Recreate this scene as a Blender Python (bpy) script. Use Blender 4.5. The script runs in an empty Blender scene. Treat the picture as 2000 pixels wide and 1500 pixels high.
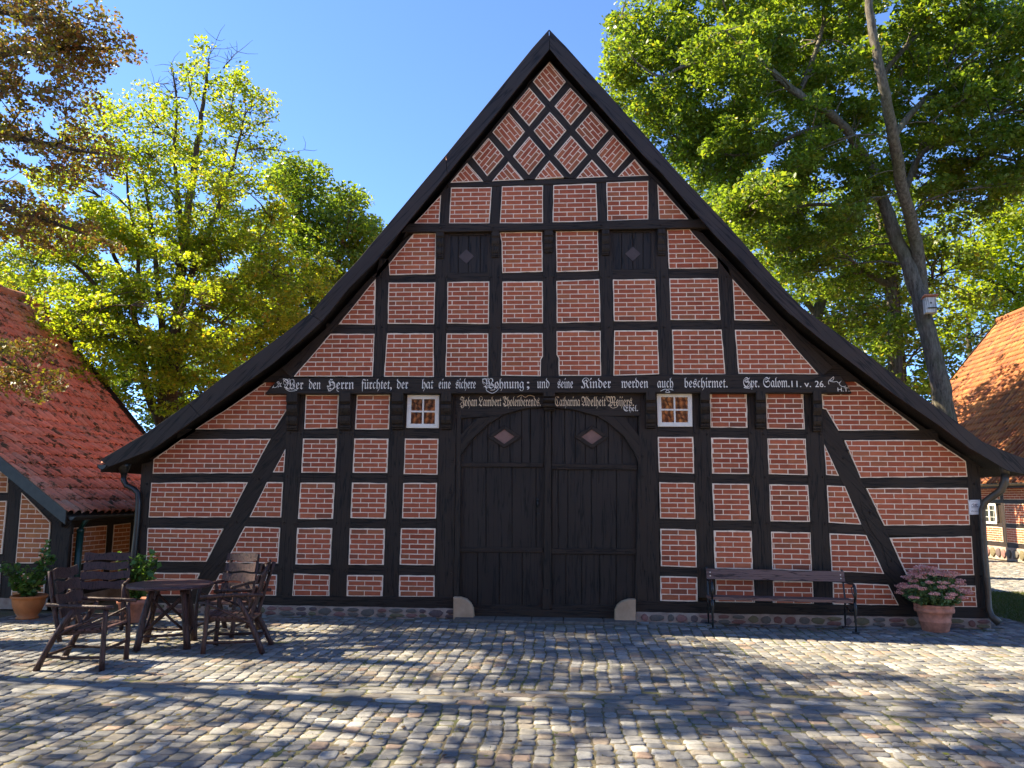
import bpy, math, random
import numpy as np
from mathutils import Vector, Matrix
S = bpy.context.scene
C = S.collection
R_ = math.radians
rng = random.Random(7)
npr = np.random.default_rng(7)

# ---------------------------------------------------------------- camera, sky, sun, exposure
F = 1500.0                                   # focal length in pixels of a 2000 px wide frame
PSI, THE, ROL = R_(3.75), R_(8.5), R_(0.5)
fw = Vector((-math.sin(PSI)*math.cos(THE), math.cos(PSI)*math.cos(THE), math.sin(THE)))
r0 = Vector((math.cos(PSI), math.sin(PSI), 0)); u0 = r0.cross(fw)
rt = r0*math.cos(ROL)+u0*math.sin(ROL); up = u0*math.cos(ROL)-r0*math.sin(ROL)
EYE = Vector((0.21, -12.2, 1.76))
cam = bpy.data.objects.new('camera', bpy.data.cameras.new('camera'))
C.objects.link(cam); S.camera = cam
cam.matrix_world = Matrix(((rt.x, up.x, -fw.x, EYE.x), (rt.y, up.y, -fw.y, EYE.y), (rt.z, up.z, -fw.z, EYE.z), (0, 0, 0, 1)))
cam.data.sensor_width = 36; cam.data.lens = 36*F/2000; cam.data.clip_end = 2000; cam.data.clip_start = .05

SUN_EL, SUN_PHI = R_(45), R_(8.5)            # the sun stands to the left, a little behind the gable
sdir = Vector((-math.cos(SUN_EL)*math.cos(SUN_PHI), math.cos(SUN_EL)*math.sin(SUN_PHI), math.sin(SUN_EL)))
sun = bpy.data.objects.new('sun', bpy.data.lights.new('sun', 'SUN')); C.objects.link(sun)
sun.data.energy = 5.0; sun.data.angle = R_(.5); sun.data.color = (1, .87, .64)
sun.rotation_euler = sdir.to_track_quat('Z', 'Y').to_euler()
W = bpy.data.worlds.new('World'); S.world = W; W.use_nodes = True
wn = W.node_tree; bg = wn.nodes['Background']
sky = wn.nodes.new('ShaderNodeTexSky'); sky.sky_type = 'NISHITA'; sky.sun_disc = False
sky.sun_elevation = SUN_EL; sky.sun_rotation = math.atan2(sdir.x, sdir.y)
sky.air_density = 1.0; sky.dust_density = 0.0; sky.ozone_density = 6.5; sky.altitude = 5000
wn.links.new(sky.outputs[0], bg.inputs[0]); bg.inputs[1].default_value = .115
S.view_settings.view_transform = 'Standard'; S.view_settings.look = 'None'
S.view_settings.exposure = 2.1; S.view_settings.gamma = 1
S.render.engine = 'CYCLES'; S.cycles.max_bounces = 6; S.cycles.use_denoising = True

def ray(px, py): return fw+rt*((px-1000)/F)-up*((py-750)/F)
def atY(px, py, y): d = ray(px, py); return EYE+d*((y-EYE.y)/d.y)
def atX(px, py, x): d = ray(px, py); return EYE+d*((x-EYE.x)/d.x)
GZ = -.07                                      # level of the paving
def atZ(px, py, z=-.07): d = ray(px, py); return EYE+d*((z-EYE.z)/d.z)

# ---------------------------------------------------------------- materials
def mat(name, col, rough=.7, spec=.3):
    m = bpy.data.materials.new(name); m.use_nodes = True
    b = m.node_tree.nodes['Principled BSDF']
    b.inputs['Base Color'].default_value = (*col, 1); b.inputs['Roughness'].default_value = rough
    b.inputs['Specular IOR Level'].default_value = spec
    return m
class NT:
    def __init__(s, m): s.m = m; s.t = m.node_tree; s.b = s.t.nodes['Principled BSDF']
    def n(s, typ, **kw):
        x = s.t.nodes.new('ShaderNode'+typ)
        for k, v in kw.items():
            if k in x.inputs: x.inputs[k].default_value = v
            else: setattr(x, k, v)
        return x
    def l(s, a, b): s.t.links.new(a, b)
    def coord(s, scale=(1, 1, 1), rot=(0, 0, 0)):
        tc = s.n('TexCoord'); mp = s.n('Mapping'); mp.inputs['Scale'].default_value = scale; mp.inputs['Rotation'].default_value = rot
        s.l(tc.outputs['Object'], mp.inputs[0]); return mp.outputs[0]
    def noise(s, vec, scale, detail=4, rough=.6):
        x = s.n('TexNoise'); x.inputs['Scale'].default_value = scale; x.inputs['Detail'].default_value = detail; x.inputs['Roughness'].default_value = rough
        s.l(vec, x.inputs['Vector']); return x.outputs['Fac']
    def ramp(s, fac, stops, interp='LINEAR'):
        x = s.n('ValToRGB'); x.color_ramp.interpolation = interp; e = x.color_ramp.elements
        while len(e) > 1: e.remove(e[-1])
        e[0].position = stops[0][0]; e[0].color = (*stops[0][1], 1)
        for p, c in stops[1:]: q = e.new(p); q.color = (*c, 1)
        s.l(fac, x.inputs[0]); return x.outputs[0]
    def mix(s, fac, a, b, mode='MIX'):
        x = s.n('MixRGB', blend_type=mode)
        for i, v in ((0, fac), (1, a), (2, b)):
            if hasattr(v, 'links'): s.l(v, x.inputs[i])
            elif i == 0: x.inputs[0].default_value = v
            else: x.inputs[i].default_value = (*v, 1)
        return x.outputs[0]
    def island(s): return s.n('NewGeometry').outputs['Random Per Island']
    def bump(s, h, strength=.4, dist=.01):
        x = s.n('Bump'); x.inputs['Strength'].default_value = strength; x.inputs['Distance'].default_value = dist
        s.l(h, x.inputs['Height']); s.l(x.outputs[0], s.b.inputs['Normal'])
    def col(s, c): s.l(c, s.b.inputs['Base Color'])

def wood(name, c0, c1, axis='v', rough=.6, gs=1.0, bump=.7):
    m = mat(name, c0, rough, .28); t = NT(m)
    rot = {'v': (0, 0, 0), 'h': (0, R_(90), 0), 'd': (0, R_(-42), 0), 'e': (0, R_(42), 0), 'y': (R_(90), 0, 0)}[axis]
    v = t.coord((1, 1, 1), rot); mp = t.n('Mapping'); mp.inputs['Scale'].default_value = (22*gs, 22*gs, 1.1*gs); t.l(v, mp.inputs[0])
    g = t.noise(mp.outputs[0], 3, 6, .7)
    mp2 = t.n('Mapping'); mp2.inputs['Scale'].default_value = (9*gs, 9*gs, .45*gs); t.l(v, mp2.inputs[0])
    crack = t.noise(mp2.outputs[0], 2.2, 3, .5)
    ck = t.ramp(crack, [(.465, (1, 1, 1)), (.490, (.03, .03, .03)), (.505, (.03, .03, .03)), (.53, (1, 1, 1))])
    big = t.noise(v, 1.3, 3)
    c = t.mix(g, c0, c1); c = t.mix(big, c, tuple(x*1.5 for x in c1)); 
    c = t.mix(.85, c, ck, 'MULTIPLY'); c = t.mix(.5, c, t.ramp(t.island(), [(0, (.7, .7, .7)), (1, (1.3, 1.27, 1.22))]), 'MULTIPLY'); t.col(c)
    rr = t.n('MapRange'); rr.inputs['To Min'].default_value = rough-.12; rr.inputs['To Max'].default_value = rough+.2; t.l(g, rr.inputs[0]); t.l(rr.outputs[0], t.b.inputs['Roughness'])
    h = t.mix(.8, g, ck, 'MULTIPLY'); t.bump(h, bump, .006)
    return m
M = {}
for ax in 'vhdey': M['w'+ax] = wood('tarred_oak_'+ax, (.0085, .0055, .0036), (.027, .0175, .0112), ax)
M['door'] = wood('door_planks', (.0065, .0046, .0034), (.023, .0162, .0120), 'v', .55, .8)
M['board'] = wood('bargeboard_paint', (.017, .0115, .0085), (.032, .0215, .0165), 'd', .5, .6, .35)
M['board_e'] = wood('bargeboard_paint_right', (.017, .0115, .0085), (.032, .0215, .0165), 'e', .5, .6, .35)
M['bench'] = wood('bench_plank', (.07, .04, .034), (.15, .09, .075), 'h', .5, 1.4)
M['log'] = wood('stained_log', (.022, .012, .010), (.060, .032, .026), 'v', .42, 1.2)
M['top'] = wood('stained_top', (.035, .018, .018), (.07, .038, .038), 'h', .35, 1)

def brick(name, stops, mossy=0):
    m = mat(name, (.3, .08, .06), .8, .2); t = NT(m); v = t.coord()
    c = t.ramp(t.island(), stops)
    oi = t.n('ObjectInfo'); c = t.mix(.55, c, t.ramp(oi.outputs['Random'], [(0, (.78, .76, .78)), (.5, (1, 1, 1)), (1, (1.12, 1.16, 1.1))]), 'MULTIPLY')
    c = t.mix(.5, c, t.ramp(t.noise(v, .7, 5, .65), [(.35, (.66, .62, .62)), (.6, (1.1, 1.1, 1.1))]), 'MULTIPLY')
    n = t.noise(v, 9, 5); c = t.mix(.35, c, t.ramp(n, [(.3, (.55, .5, .5)), (.7, (1.15, 1.15, 1.15))]), 'MULTIPLY')
    blot = t.ramp(t.noise(v, 2.3, 4), [(.62, (0, 0, 0)), (.74, (1, 1, 1))])
    c = t.mix(.25, c, t.mix(blot, (1, 1, 1), (.45, .42, .45)), 'MULTIPLY')
    fine = t.noise(v, 120, 3); t.col(c); t.bump(fine, .35, .003)
    return m
M['brick'] = brick('clinker', [(0, (.37, .090, .043)), (.25, (.45, .117, .055)), (.5, (.40, .102, .050)), (.75, (.49, .138, .062)), (.95, (.38, .125, .056)), (.965, (.22, .07, .042)), (1, (.46, .14, .053))])
M['brick2'] = brick('old_brick', [(0, (.44, .16, .06)), (.4, (.52, .20, .075)), (.7, (.42, .13, .055)), (1, (.54, .24, .09))])
m = mat('mortar', (.62, .50, .44), .9, .1); t = NT(m); v = t.coord(); n = t.noise(v, 14, 5)
t.col(t.ramp(n, [(.3, (.66, .49, .34)), (.5, (.86, .67, .49)), (.75, (.90, .74, .56))])); t.bump(t.noise(v, 90, 4), .5, .004); M['mortar'] = m
m = mat('plinth_mortar', (.33, .25, .19), .95, .1); t = NT(m); v = t.coord()
t.col(t.ramp(t.noise(v, 6, 6), [(.3, (.24, .17, .13)), (.7, (.44, .35, .28))])); t.bump(t.noise(v, 40, 5), .7, .01); M['pmortar'] = m
m = mat('fieldstone', (.2, .13, .11), .75, .3); t = NT(m); v = t.coord()
c = t.ramp(t.island(), [(0, (.20, .09, .07)), (.2, (.13, .11, .09)), (.45, (.24, .12, .10)), (.6, (.12, .085, .08)), (.8, (.16, .13, .07)), (1, (.27, .15, .12))], 'CONSTANT')
t.col(t.mix(.6, c, t.ramp(t.noise(v, 30, 6, .8), [(.3, (.5, .5, .5)), (.7, (1.3, 1.3, 1.3))]), 'MULTIPLY')); t.bump(t.noise(v, 18, 5), .6, .01); M['fstone'] = m
m = mat('guard_sandstone', (.36, .24, .15), .85, .2); t = NT(m); v = t.coord()
t.col(t.ramp(t.noise(v, 5, 6), [(.3, (.36, .23, .13)), (.7, (.54, .36, .22))])); t.bump(t.noise(v, 50, 5), .5, .005); M['sand'] = m

m = mat('cobble', (.2, .2, .2), .72, .22); t = NT(m); v = t.coord()
c = t.ramp(t.island(), [(0, (.145, .145, .15)), (.18, (.205, .20, .195)), (.34, (.265, .255, .24)), (.50, (.21, .185, .155)), (.62, (.275, .255, .22)), (.73, (.215, .175, .14)), (.80, (.115, .115, .115)), (.88, (.33, .32, .30)), (.96, (.27, .195, .15))], 'CONSTANT')
n1 = t.noise(v, 26, 6, .75); c = t.mix(.7, c, t.ramp(n1, [(.3, (.55, .55, .55)), (.7, (1.25, 1.25, 1.25))]), 'MULTIPLY')
n2 = t.noise(v, .8, 4); c = t.mix(t.ramp(n2, [(.42, (0, 0, 0)), (.7, (.5, .5, .5))]), c, (.165, .155, .13))
t.col(c); t.bump(t.noise(v, 45, 6, .7), .6, .006); M['cobble'] = m
m = mat('pale_bounce', (.42, .36, .27), .95, .1); t = NT(m); v = t.coord(); t.col(t.ramp(t.noise(v, 8, 6, .7), [(.3, (.30, .26, .19)), (.7, (.50, .44, .33))])); t.bump(t.noise(v, 60, 5), .8, .01); M['bounce'] = m  # for the added light-bouncing sheet behind the camera
m = mat('bounce_plaster', (.68, .63, .54), .9, .1); t = NT(m); v = t.coord(); t.col(t.ramp(t.noise(v, 3, 5), [(.3, (.60, .55, .46)), (.7, (.74, .69, .60))])); M['bounce_plaster'] = m
m = mat('joint_sand', (.12, .10, .07), .95, .1); t = NT(m); v = t.coord()
c = t.ramp(t.noise(v, 1.6, 6, .7), [(.35, (.14, .115, .08)), (.5, (.16, .135, .085)), (.62, (.10, .115, .045)), (.75, (.19, .155, .11))])
t.col(t.mix(.5, c, t.ramp(t.noise(v, 60, 4), [(.3, (.5, .5, .5)), (.7, (1.4, 1.4, 1.4))]), 'MULTIPLY')); t.bump(t.noise(v, 50, 5), .8, .01); M['joint'] = m
m = mat('far_ground', (.07, .08, .03), .95, .1); t = NT(m); v = t.coord()
t.col(t.ramp(t.noise(v, .7, 6, .7), [(.35, (.045, .06, .02)), (.65, (.10, .10, .045))])); M['far'] = m

def tile(name, stops, moss, mosscol=(.05, .06, .02), dark=(.06, .03, .025)):
    m = mat(name, stops[0][1], .75, .25); t = NT(m); v = t.coord()
    c = t.ramp(t.island(), stops)
    c = t.mix(.5, c, t.ramp(t.noise(v, 12, 6, .7), [(.3, (.55, .55, .55)), (.7, (1.25, 1.25, 1.25))]), 'MULTIPLY')
    mk = t.ramp(t.noise(v, 4.2, 7, .75), [(moss, (0, 0, 0)), (moss+.08, (1, 1, 1))])
    c = t.mix(mk, c, t.mix(t.noise(v, 25, 4), dark, mosscol)); t.col(c); t.bump(t.noise(v, 60, 5), .5, .006)
    return m
M['tileL'] = tile('mossy_pantile', [(0, (.40, .15, .09)), (.3, (.52, .20, .12)), (.6, (.45, .18, .11)), (.8, (.55, .25, .16)), (1, (.38, .20, .13))], .52)
M['tileR'] = tile('orange_pantile', [(0, (.34, .105, .035)), (.25, (.42, .145, .045)), (.5, (.22, .065, .03)), (.75, (.48, .19, .06)), (1, (.16, .06, .035))], .57)

def leafmat(name, stops, trans=.45, rough=.5, sat=1.0):
    m = mat(name, stops[0][1], rough, .35); t = NT(m)
    c = t.ramp(t.island(), stops); t.col(c)
    tr = t.n('BsdfTranslucent'); mx = t.n('MixShader'); mx.inputs[0].default_value = trans
    c2 = t.mix(1.0, c, (1.5, 1.45, .55), 'MULTIPLY'); t.l(c2, tr.inputs[0])
    out = t.t.nodes['Material Output']; t.l(t.b.outputs[0], mx.inputs[1]); t.l(tr.outputs[0], mx.inputs[2]); t.l(mx.outputs[0], out.inputs[0])
    return m
M['lf_maple'] = leafmat('maple_leaves', [(0, (.13, .20, .018)), (.3, (.21, .29, .024)), (.55, (.31, .37, .03)), (.75, (.08, .14, .014)), (.92, (.36, .36, .03)), (1, (.30, .19, .025))], .55)
M['lf_oak'] = leafmat('oak_leaves', [(0, (.075, .13, .018)), (.3, (.13, .20, .025)), (.6, (.19, .26, .035)), (.8, (.06, .10, .016)), (.95, (.24, .29, .04)), (1, (.27, .22, .035))], .58, .36)
M['lf_dark'] = leafmat('dark_leaves', [(0, (.035, .065, .018)), (.4, (.06, .105, .022)), (.7, (.09, .14, .025)), (1, (.14, .16, .03))], .4)
M['lf_lime'] = leafmat('lime_leaves', [(0, (.18, .25, .015)), (.5, (.28, .35, .02)), (.8, (.14, .20, .015)), (1, (.36, .37, .03))], .55)
M['lf_beech'] = leafmat('copper_leaves', [(0, (.17, .085, .05)), (.3, (.12, .11, .03)), (.5, (.19, .22, .03)), (.7, (.22, .11, .05)), (.85, (.12, .075, .05)), (1, (.24, .24, .03))], .36)
M['lf_pot'] = leafmat('laurel_leaves', [(0, (.04, .09, .02)), (.5, (.07, .15, .03)), (1, (.13, .22, .05))], .3, .3)
M['lf_sed'] = leafmat('stonecrop_leaves', [(0, (.07, .13, .05)), (.5, (.11, .19, .07)), (1, (.16, .25, .08))], .25, .5)
M['fl_sed'] = leafmat('stonecrop_flowers', [(0, (.60, .23, .24)), (.4, (.76, .36, .35)), (.75, (.82, .50, .44)), (1, (.48, .30, .20))], .2, .8)
M['grass'] = leafmat('grass_blades', [(0, (.05, .08, .015)), (.5, (.08, .11, .02)), (1, (.12, .12, .03))], .3, .7)
def bark(name, c0, c1):
    m = mat(name, c0, .9, .15); t = NT(m); v = t.coord((1, 1, .22)); n = t.noise(v, 16, 7, .75)
    c = t.ramp(n, [(.35, c0), (.65, c1)]); big = t.noise(t.coord(), .9, 4)
    c = t.mix(t.ramp(big, [(.5, (0, 0, 0)), (.75, (.6, .6, .6))]), c, (.10, .11, .045)); t.col(c); t.bump(n, 1, .03); return m
M['bark'] = bark('grey_bark', (.05, .042, .033), (.20, .17, .13))
M['barkd'] = bark('dark_bark', (.03, .024, .018), (.10, .08, .06))
def plainish(name, c, rough, spec=.4, ns=12, var=.35, metal=0):
    m = mat(name, c, rough, spec); t = NT(m); v = t.coord()
    t.col(t.ramp(t.noise(v, ns, 5), [(.3, tuple(x*(1-var) for x in c)), (.7, tuple(x*(1+var*.6) for x in c))])); t.b.inputs['Metallic'].default_value = metal
    return m
M['white'] = plainish('white_paint', (.80, .72, .60), .45, .4, 8, .08)
M['lead'] = plainish('muntin_paint', (.55, .53, .47), .5)
m = mat('window_glass', (.012, .013, .014), .03, .5); m.node_tree.nodes['Principled BSDF'].inputs['IOR'].default_value = 2.3; M['glass'] = m
M['letter'] = plainish('lettering_paint', (.86, .76, .64), .6, .3, 30, .08)
M['letter2'] = plainish('lettering_ochre', (.86, .62, .38), .6, .3, 30, .08)
M['reflpane'] = plainish('diamond_pane', (.20, .115, .095), .3, .5, 9, .3)  # pinkish brown base colour stands in for a reflection in the pane
M['hatchpane'] = plainish('hatch_diamond', (.075, .05, .042), .5, .3, 9, .2)
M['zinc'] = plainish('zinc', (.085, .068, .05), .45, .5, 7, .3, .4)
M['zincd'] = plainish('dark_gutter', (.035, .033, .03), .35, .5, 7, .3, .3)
M['green'] = plainish('green_standpipe', (.008, .04, .028), .4, .5)
M['iron'] = plainish('black_iron', (.012, .013, .013), .38, .5)
M['bolt'] = plainish('bolt_head', (.6, .6, .6), .3, .5, 5, .1, .6)
M['terra'] = plainish('terracotta_pink', (.52, .22, .14), .8, .2, 9, .42)
M['terra2'] = plainish('terracotta_ochre', (.45, .17, .055), .7, .3, 7, .25)
M['soil'] = plainish('soil', (.03, .02, .014), 1, .1, 40)
M['boxwood'] = wood('grey_board', (.30, .28, .26), (.50, .47, .43), 'v', .8, 1)
M['plate'] = plainish('sign_plate', (.70, .68, .67), .3, .4, 4, .05)
M['ink'] = mat('sign_ink', (.03, .03, .09), .4)
M['inkg'] = mat('sign_grey', (.25, .25, .25), .4)
M['dark'] = mat('dark_interior', (.006, .006, .006), .9)

# ---------------------------------------------------------------- mesh helpers
class MB:
    def __init__(s): s.v = []; s.f = []; s.mi = []
    def add(s, vs, fs, mi=0):
        o = len(s.v); s.v += [tuple(a) for a in vs]; s.f += [tuple(i+o for i in f) for f in fs]; s.mi += [mi]*len(fs)
    def box(s, c, d, rot=None, mi=0):
        vs = [Vector((x*d[0]/2, y*d[1]/2, z*d[2]/2)) for x in (-1, 1) for y in (-1, 1) for z in (-1, 1)]
        if rot is not None: vs = [rot @ a for a in vs]
        s.add([a+Vector(c) for a in vs], [(0, 1, 3, 2), (4, 6, 7, 5), (0, 4, 5, 1), (2, 3, 7, 6), (0, 2, 6, 4), (1, 5, 7, 3)], mi)
    def prism(s, poly, back, mi=0, bevel=0):
        """front polygon of 3D points, extruded by the vector back; optional small chamfer on the front edge"""
        n = len(poly); poly = [Vector(p) for p in poly]; back = Vector(back)
        if bevel:
            c = sum(poly, Vector())/n; bn = back.normalized()
            ins = inset3(poly, bevel, bn)
            vs = ins+[p+bn*bevel for p in poly]+[p+back for p in poly]
            fs = [tuple(range(n))]+[(i, n+i, n+(i+1) % n, (i+1) % n) for i in range(n)]+[(n+i, 2*n+i, 2*n+(i+1) % n, n+(i+1) % n) for i in range(n)]
            s.add(vs, fs, mi); return
        vs = poly+[p+back for p in poly]
        s.add(vs, [tuple(range(n)), tuple(range(2*n-1, n-1, -1))]+[(i, n+i, n+(i+1) % n, (i+1) % n) for i in range(n)], mi)
    def tube(s, pts, rad, sides=8, caps=True, mi=0, wob=0):
        pts = [Vector(p) for p in pts]; k = len(pts)
        if not hasattr(rad, '__len__'): rad = [rad]*k
        vs = []; a = None
        for i, p in enumerate(pts):
            d = (pts[min(i+1, k-1)]-pts[max(i-1, 0)]).normalized()
            if a is None: a = d.orthogonal().normalized()
            a = (a-d*a.dot(d)).normalized(); b = d.cross(a)
            for j in range(sides):
                t = 2*math.pi*j/sides; r = rad[i]*(1+(rng.uniform(-wob, wob) if wob else 0))
                vs.append(p+a*math.cos(t)*r+b*math.sin(t)*r)
        fs = [(i*sides+j, i*sides+(j+1) % sides, (i+1)*sides+(j+1) % sides, (i+1)*sides+j) for i in range(k-1) for j in range(sides)]
        if caps: fs += [tuple(range(sides-1, -1, -1)), tuple(range((k-1)*sides, k*sides))]
        s.add(vs, fs, mi)
    def lathe(s, prof, n=32, c=(0, 0, 0), mi=0):
        vs = [(c[0]+r*math.cos(2*math.pi*j/n), c[1]+r*math.sin(2*math.pi*j/n), c[2]+z) for r, z in prof for j in range(n)]
        fs = [(i*n+j, i*n+(j+1) % n, (i+1)*n+(j+1) % n, (i+1)*n+j) for i in range(len(prof)-1) for j in range(n)]
        s.add(vs, fs, mi)
    def build(s, name, mats, parent=None, smooth=False):
        me = bpy.data.meshes.new(name); me.from_pydata(s.v, [], s.f); me.validate()
        for m in (mats if isinstance(mats, (list, tuple)) else [mats]): me.materials.append(m)
        if len(me.polygons) == len(s.mi): me.polygons.foreach_set('material_index', s.mi)
        if smooth: me.polygons.foreach_set('use_smooth', [True]*len(me.polygons))
        o = bpy.data.objects.new(name, me); C.objects.link(o)
        if parent: o.parent = parent
        return o
def np_mesh(name, V, Fq, mats, parent=None, smooth=False):
    """V (n,3) float array, Fq (m,k) int array"""
    me = bpy.data.meshes.new(name); V = np.asarray(V, np.float32); Fq = np.asarray(Fq, np.int32)
    me.vertices.add(len(V)); me.vertices.foreach_set('co', V.ravel())
    k = Fq.shape[1]; me.loops.add(Fq.size); me.loops.foreach_set('vertex_index', Fq.ravel())
    me.polygons.add(len(Fq)); me.polygons.foreach_set('loop_start', np.arange(0, Fq.size, k, dtype=np.int32)); me.polygons.foreach_set('loop_total', np.full(len(Fq), k, np.int32))
    if smooth: me.polygons.foreach_set('use_smooth', np.ones(len(Fq), bool))
    me.update(calc_edges=True); me.materials.append(mats)
    o = bpy.data.objects.new(name, me); C.objects.link(o)
    if parent: o.parent = parent
    return o
def tag(o, label=None, cat=None, group=None, kind=None):
    for k, v in (('label', label), ('category', cat), ('group', group), ('kind', kind)):
        if v: o[k] = v
    return o
def thing(name, loc, rz, label, cat, group=None):
    o = bpy.data.objects.new(name, None); C.objects.link(o); o.location = loc; o.rotation_euler = (0, 0, rz); o.empty_display_size = .2
    return tag(o, label, cat, group)

def area2(p): return sum(p[i][0]*p[(i+1) % len(p)][1]-p[(i+1) % len(p)][0]*p[i][1] for i in range(len(p)))/2
def inset2(p, d):
    if area2(p) < 0: p = p[::-1]
    n = len(p); out = []
    for i in range(n):
        a, b, c = Vector(p[i-1]), Vector(p[i]), Vector(p[(i+1) % n])
        e1 = (b-a).normalized(); e2 = (c-b).normalized(); n1 = Vector((-e1.y, e1.x)); n2 = Vector((-e2.y, e2.x))
        m = n1+n2; L = m.length
        if L < .2: out.append(b+n1*d); continue
        m /= L; out.append(b+m*min(d/max(m.dot(n1), .25), d*3))
    return [(q.x, q.y) for q in out]
def inset3(poly, d, bn):
    n = len(poly); out = []
    nrm = bn; c = sum(poly, Vector())/n
    for i in range(n):
        a, b, e = poly[i-1], poly[i], poly[(i+1) % n]
        e1 = (b-a).normalized(); e2 = (e-b).normalized(); n1 = e1.cross(nrm); n2 = e2.cross(nrm)
        m = n1+n2
        if m.length < .2: out.append(b.copy()); continue
        m.normalize(); k = d/max(m.dot(n1), .3)
        out.append((b+m*k, b-m*k))
    A = [o[0] if isinstance(o, tuple) else o for o in out]; B = [o[1] if isinstance(o, tuple) else o for o in out]
    size = lambda q: sum((x-c).length for x in q)
    return A if size(A) < size(B) else B
def clip_rect(poly, x0, x1, y0, y1):
    for ax, lim, sg in ((0, x0, 1), (0, x1, -1), (1, y0, 1), (1, y1, -1)):
        out = []
        for i in range(len(poly)):
            a, b = poly[i-1], poly[i]; da = (a[ax]-lim)*sg; db = (b[ax]-lim)*sg
            if (da >= 0) != (db >= 0):
                t = da/(da-db); out.append((a[0]+(b[0]-a[0])*t, a[1]+(b[1]-a[1])*t))
            if db >= 0: out.append(b)
        poly = out
        if len(poly) < 3: return []
    return poly

class Plane:
    """a vertical wall plane: y = off (kind Y) or x = off (kind X, facing +1 or -1)"""
    def __init__(s, kind, off, face=-1): s.kind = kind; s.off = off; s.face = face
    def to2(s, px, py):
        p = atY(px, py, s.off) if s.kind == 'Y' else atX(px, py, s.off)
        return (p.x, p.z) if s.kind == 'Y' else (p.y, p.z)
    def to3(s, q, out=0):
        return Vector((q[0], s.off-out, q[1])) if s.kind == 'Y' else Vector((s.off+s.face*out, q[0], q[1]))
    def back(s, d): return Vector((0, d, 0)) if s.kind == 'Y' else Vector((-s.face*d, 0, 0))

def infill(pl, px_poly, parent, ang=None, name='brick_infill', bm='brick', edge=.014, bh=.0765, bl=.26, out=.016, gap=.0125, is2=False):
    p = list(px_poly) if is2 else [pl.to2(*q) for q in px_poly]
    if area2(p) < 0: p = p[::-1]
    if ang is None: ang = 0
    # break up the straight outline a little
    q = []
    for i in range(len(p)):
        a = Vector(p[i]); b = Vector(p[(i+1) % len(p)]); L = (b-a).length; k = max(1, int(L/.13)); nn = Vector((-(b-a).y, (b-a).x))/max(L, 1e-6)
        q.append(tuple(a))
        for j in range(1, k): w = a.lerp(b, j/k)+nn*rng.uniform(-.0045, .0045); q.append(tuple(w))
    m = MB(); m.prism([pl.to3(a, out) for a in q], pl.back(.035+out), 0)
    inn = inset2(p, edge)
    ca, sa = math.cos(-ang), math.sin(-ang)
    rotp = [(x*ca-y*sa, x*sa+y*ca) for x, y in inn]
    x0 = min(a[0] for a in rotp); x1 = max(a[0] for a in rotp); y0 = min(a[1] for a in rotp); y1 = max(a[1] for a in rotp)
    H = y1-y0; rows = max(1, round(H/bh)); ch = H/rows if ang == 0 else bh
    cb, sb = math.cos(ang), math.sin(ang); cx = (x0+x1)/2+(rng.uniform(-.05, .05) if (x1-x0) > 1 else 0)
    if ang: y0 += (H-rows*ch)/2-.01
    for r in range(rows+1):
        ya = y0+r*ch+gap/2-(gap/2 if r == 0 else 0); yb = y0+(r+1)*ch-gap/2
        off = 0 if r % 2 == 0 else bl/2
        k0 = int((x0-cx)/bl)-2; k1 = int((x1-cx)/bl)+2
        for k in range(k0, k1):
            xa = cx+off+k*bl+gap/2; xb = xa+bl-gap
            xa += rng.uniform(-.002, .002); xb += rng.uniform(-.002, .002)
            c = clip_rect(rotp, xa, xb, ya+rng.uniform(-.0012, .0012), yb+rng.uniform(-.0012, .0012))
            if len(c) < 3 or abs(area2(c)) < .0004: continue
            w = [(x*cb-y*sb, x*sb+y*cb) for x, y in c]
            dz = out+.0035+rng.uniform(-.001, .0015)
            n = len(w); v = [pl.to3(a, dz) for a in inset2(w, .002)]+[pl.to3(a, out-.001) for a in (w if area2(w) > 0 else w[::-1])]
            m.add(v, [tuple(range(n))]+[(i, n+i, n+(i+1) % n, (i+1) % n) for i in range(n)], 1)
    return m.build(name, [M['mortar'], M[bm]], parent)

def timber(pl, px, parent, name, matk, out=0.0, thick=.12, is2=False, pegs=(), bevel=.006, rag=.004):
    p = list(px) if is2 else [pl.to2(*q) for q in px]
    if area2(p) < 0: p = p[::-1]
    q = []
    for i in range(len(p)):
        a = Vector(p[i]); b = Vector(p[(i+1) % len(p)]); L = (b-a).length; k = max(1, int(L/.35)); nn = Vector((-(b-a).y, (b-a).x))/max(L, 1e-6)
        q.append(tuple(a))
        for j in range(1, k): w = a.lerp(b, j/k)+nn*rng.uniform(-rag, rag); q.append(tuple(w))
    m = MB(); m.prism([pl.to3(a, out) for a in q], pl.back(thick), 0, bevel)
    for g in pegs:
        c = pl.to3(pl.to2(*g), out); n = pl.back(-1)
        m.tube([c-n*.02, c+n*.022], [.019, .016], 8)
    return m.build(name, M[matk], parent)

# ---------------------------------------------------------------- the farmhouse
house = thing('farmhouse', (0, 0, 0), 0, 'large red brick and black timber framed gable house with arched double gate', 'farmhouse')
P0 = Plane('Y', 0.0); P1 = Plane('Y', -.10); P2 = Plane('Y', -.16); PB = Plane('Y', -.45)
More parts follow.
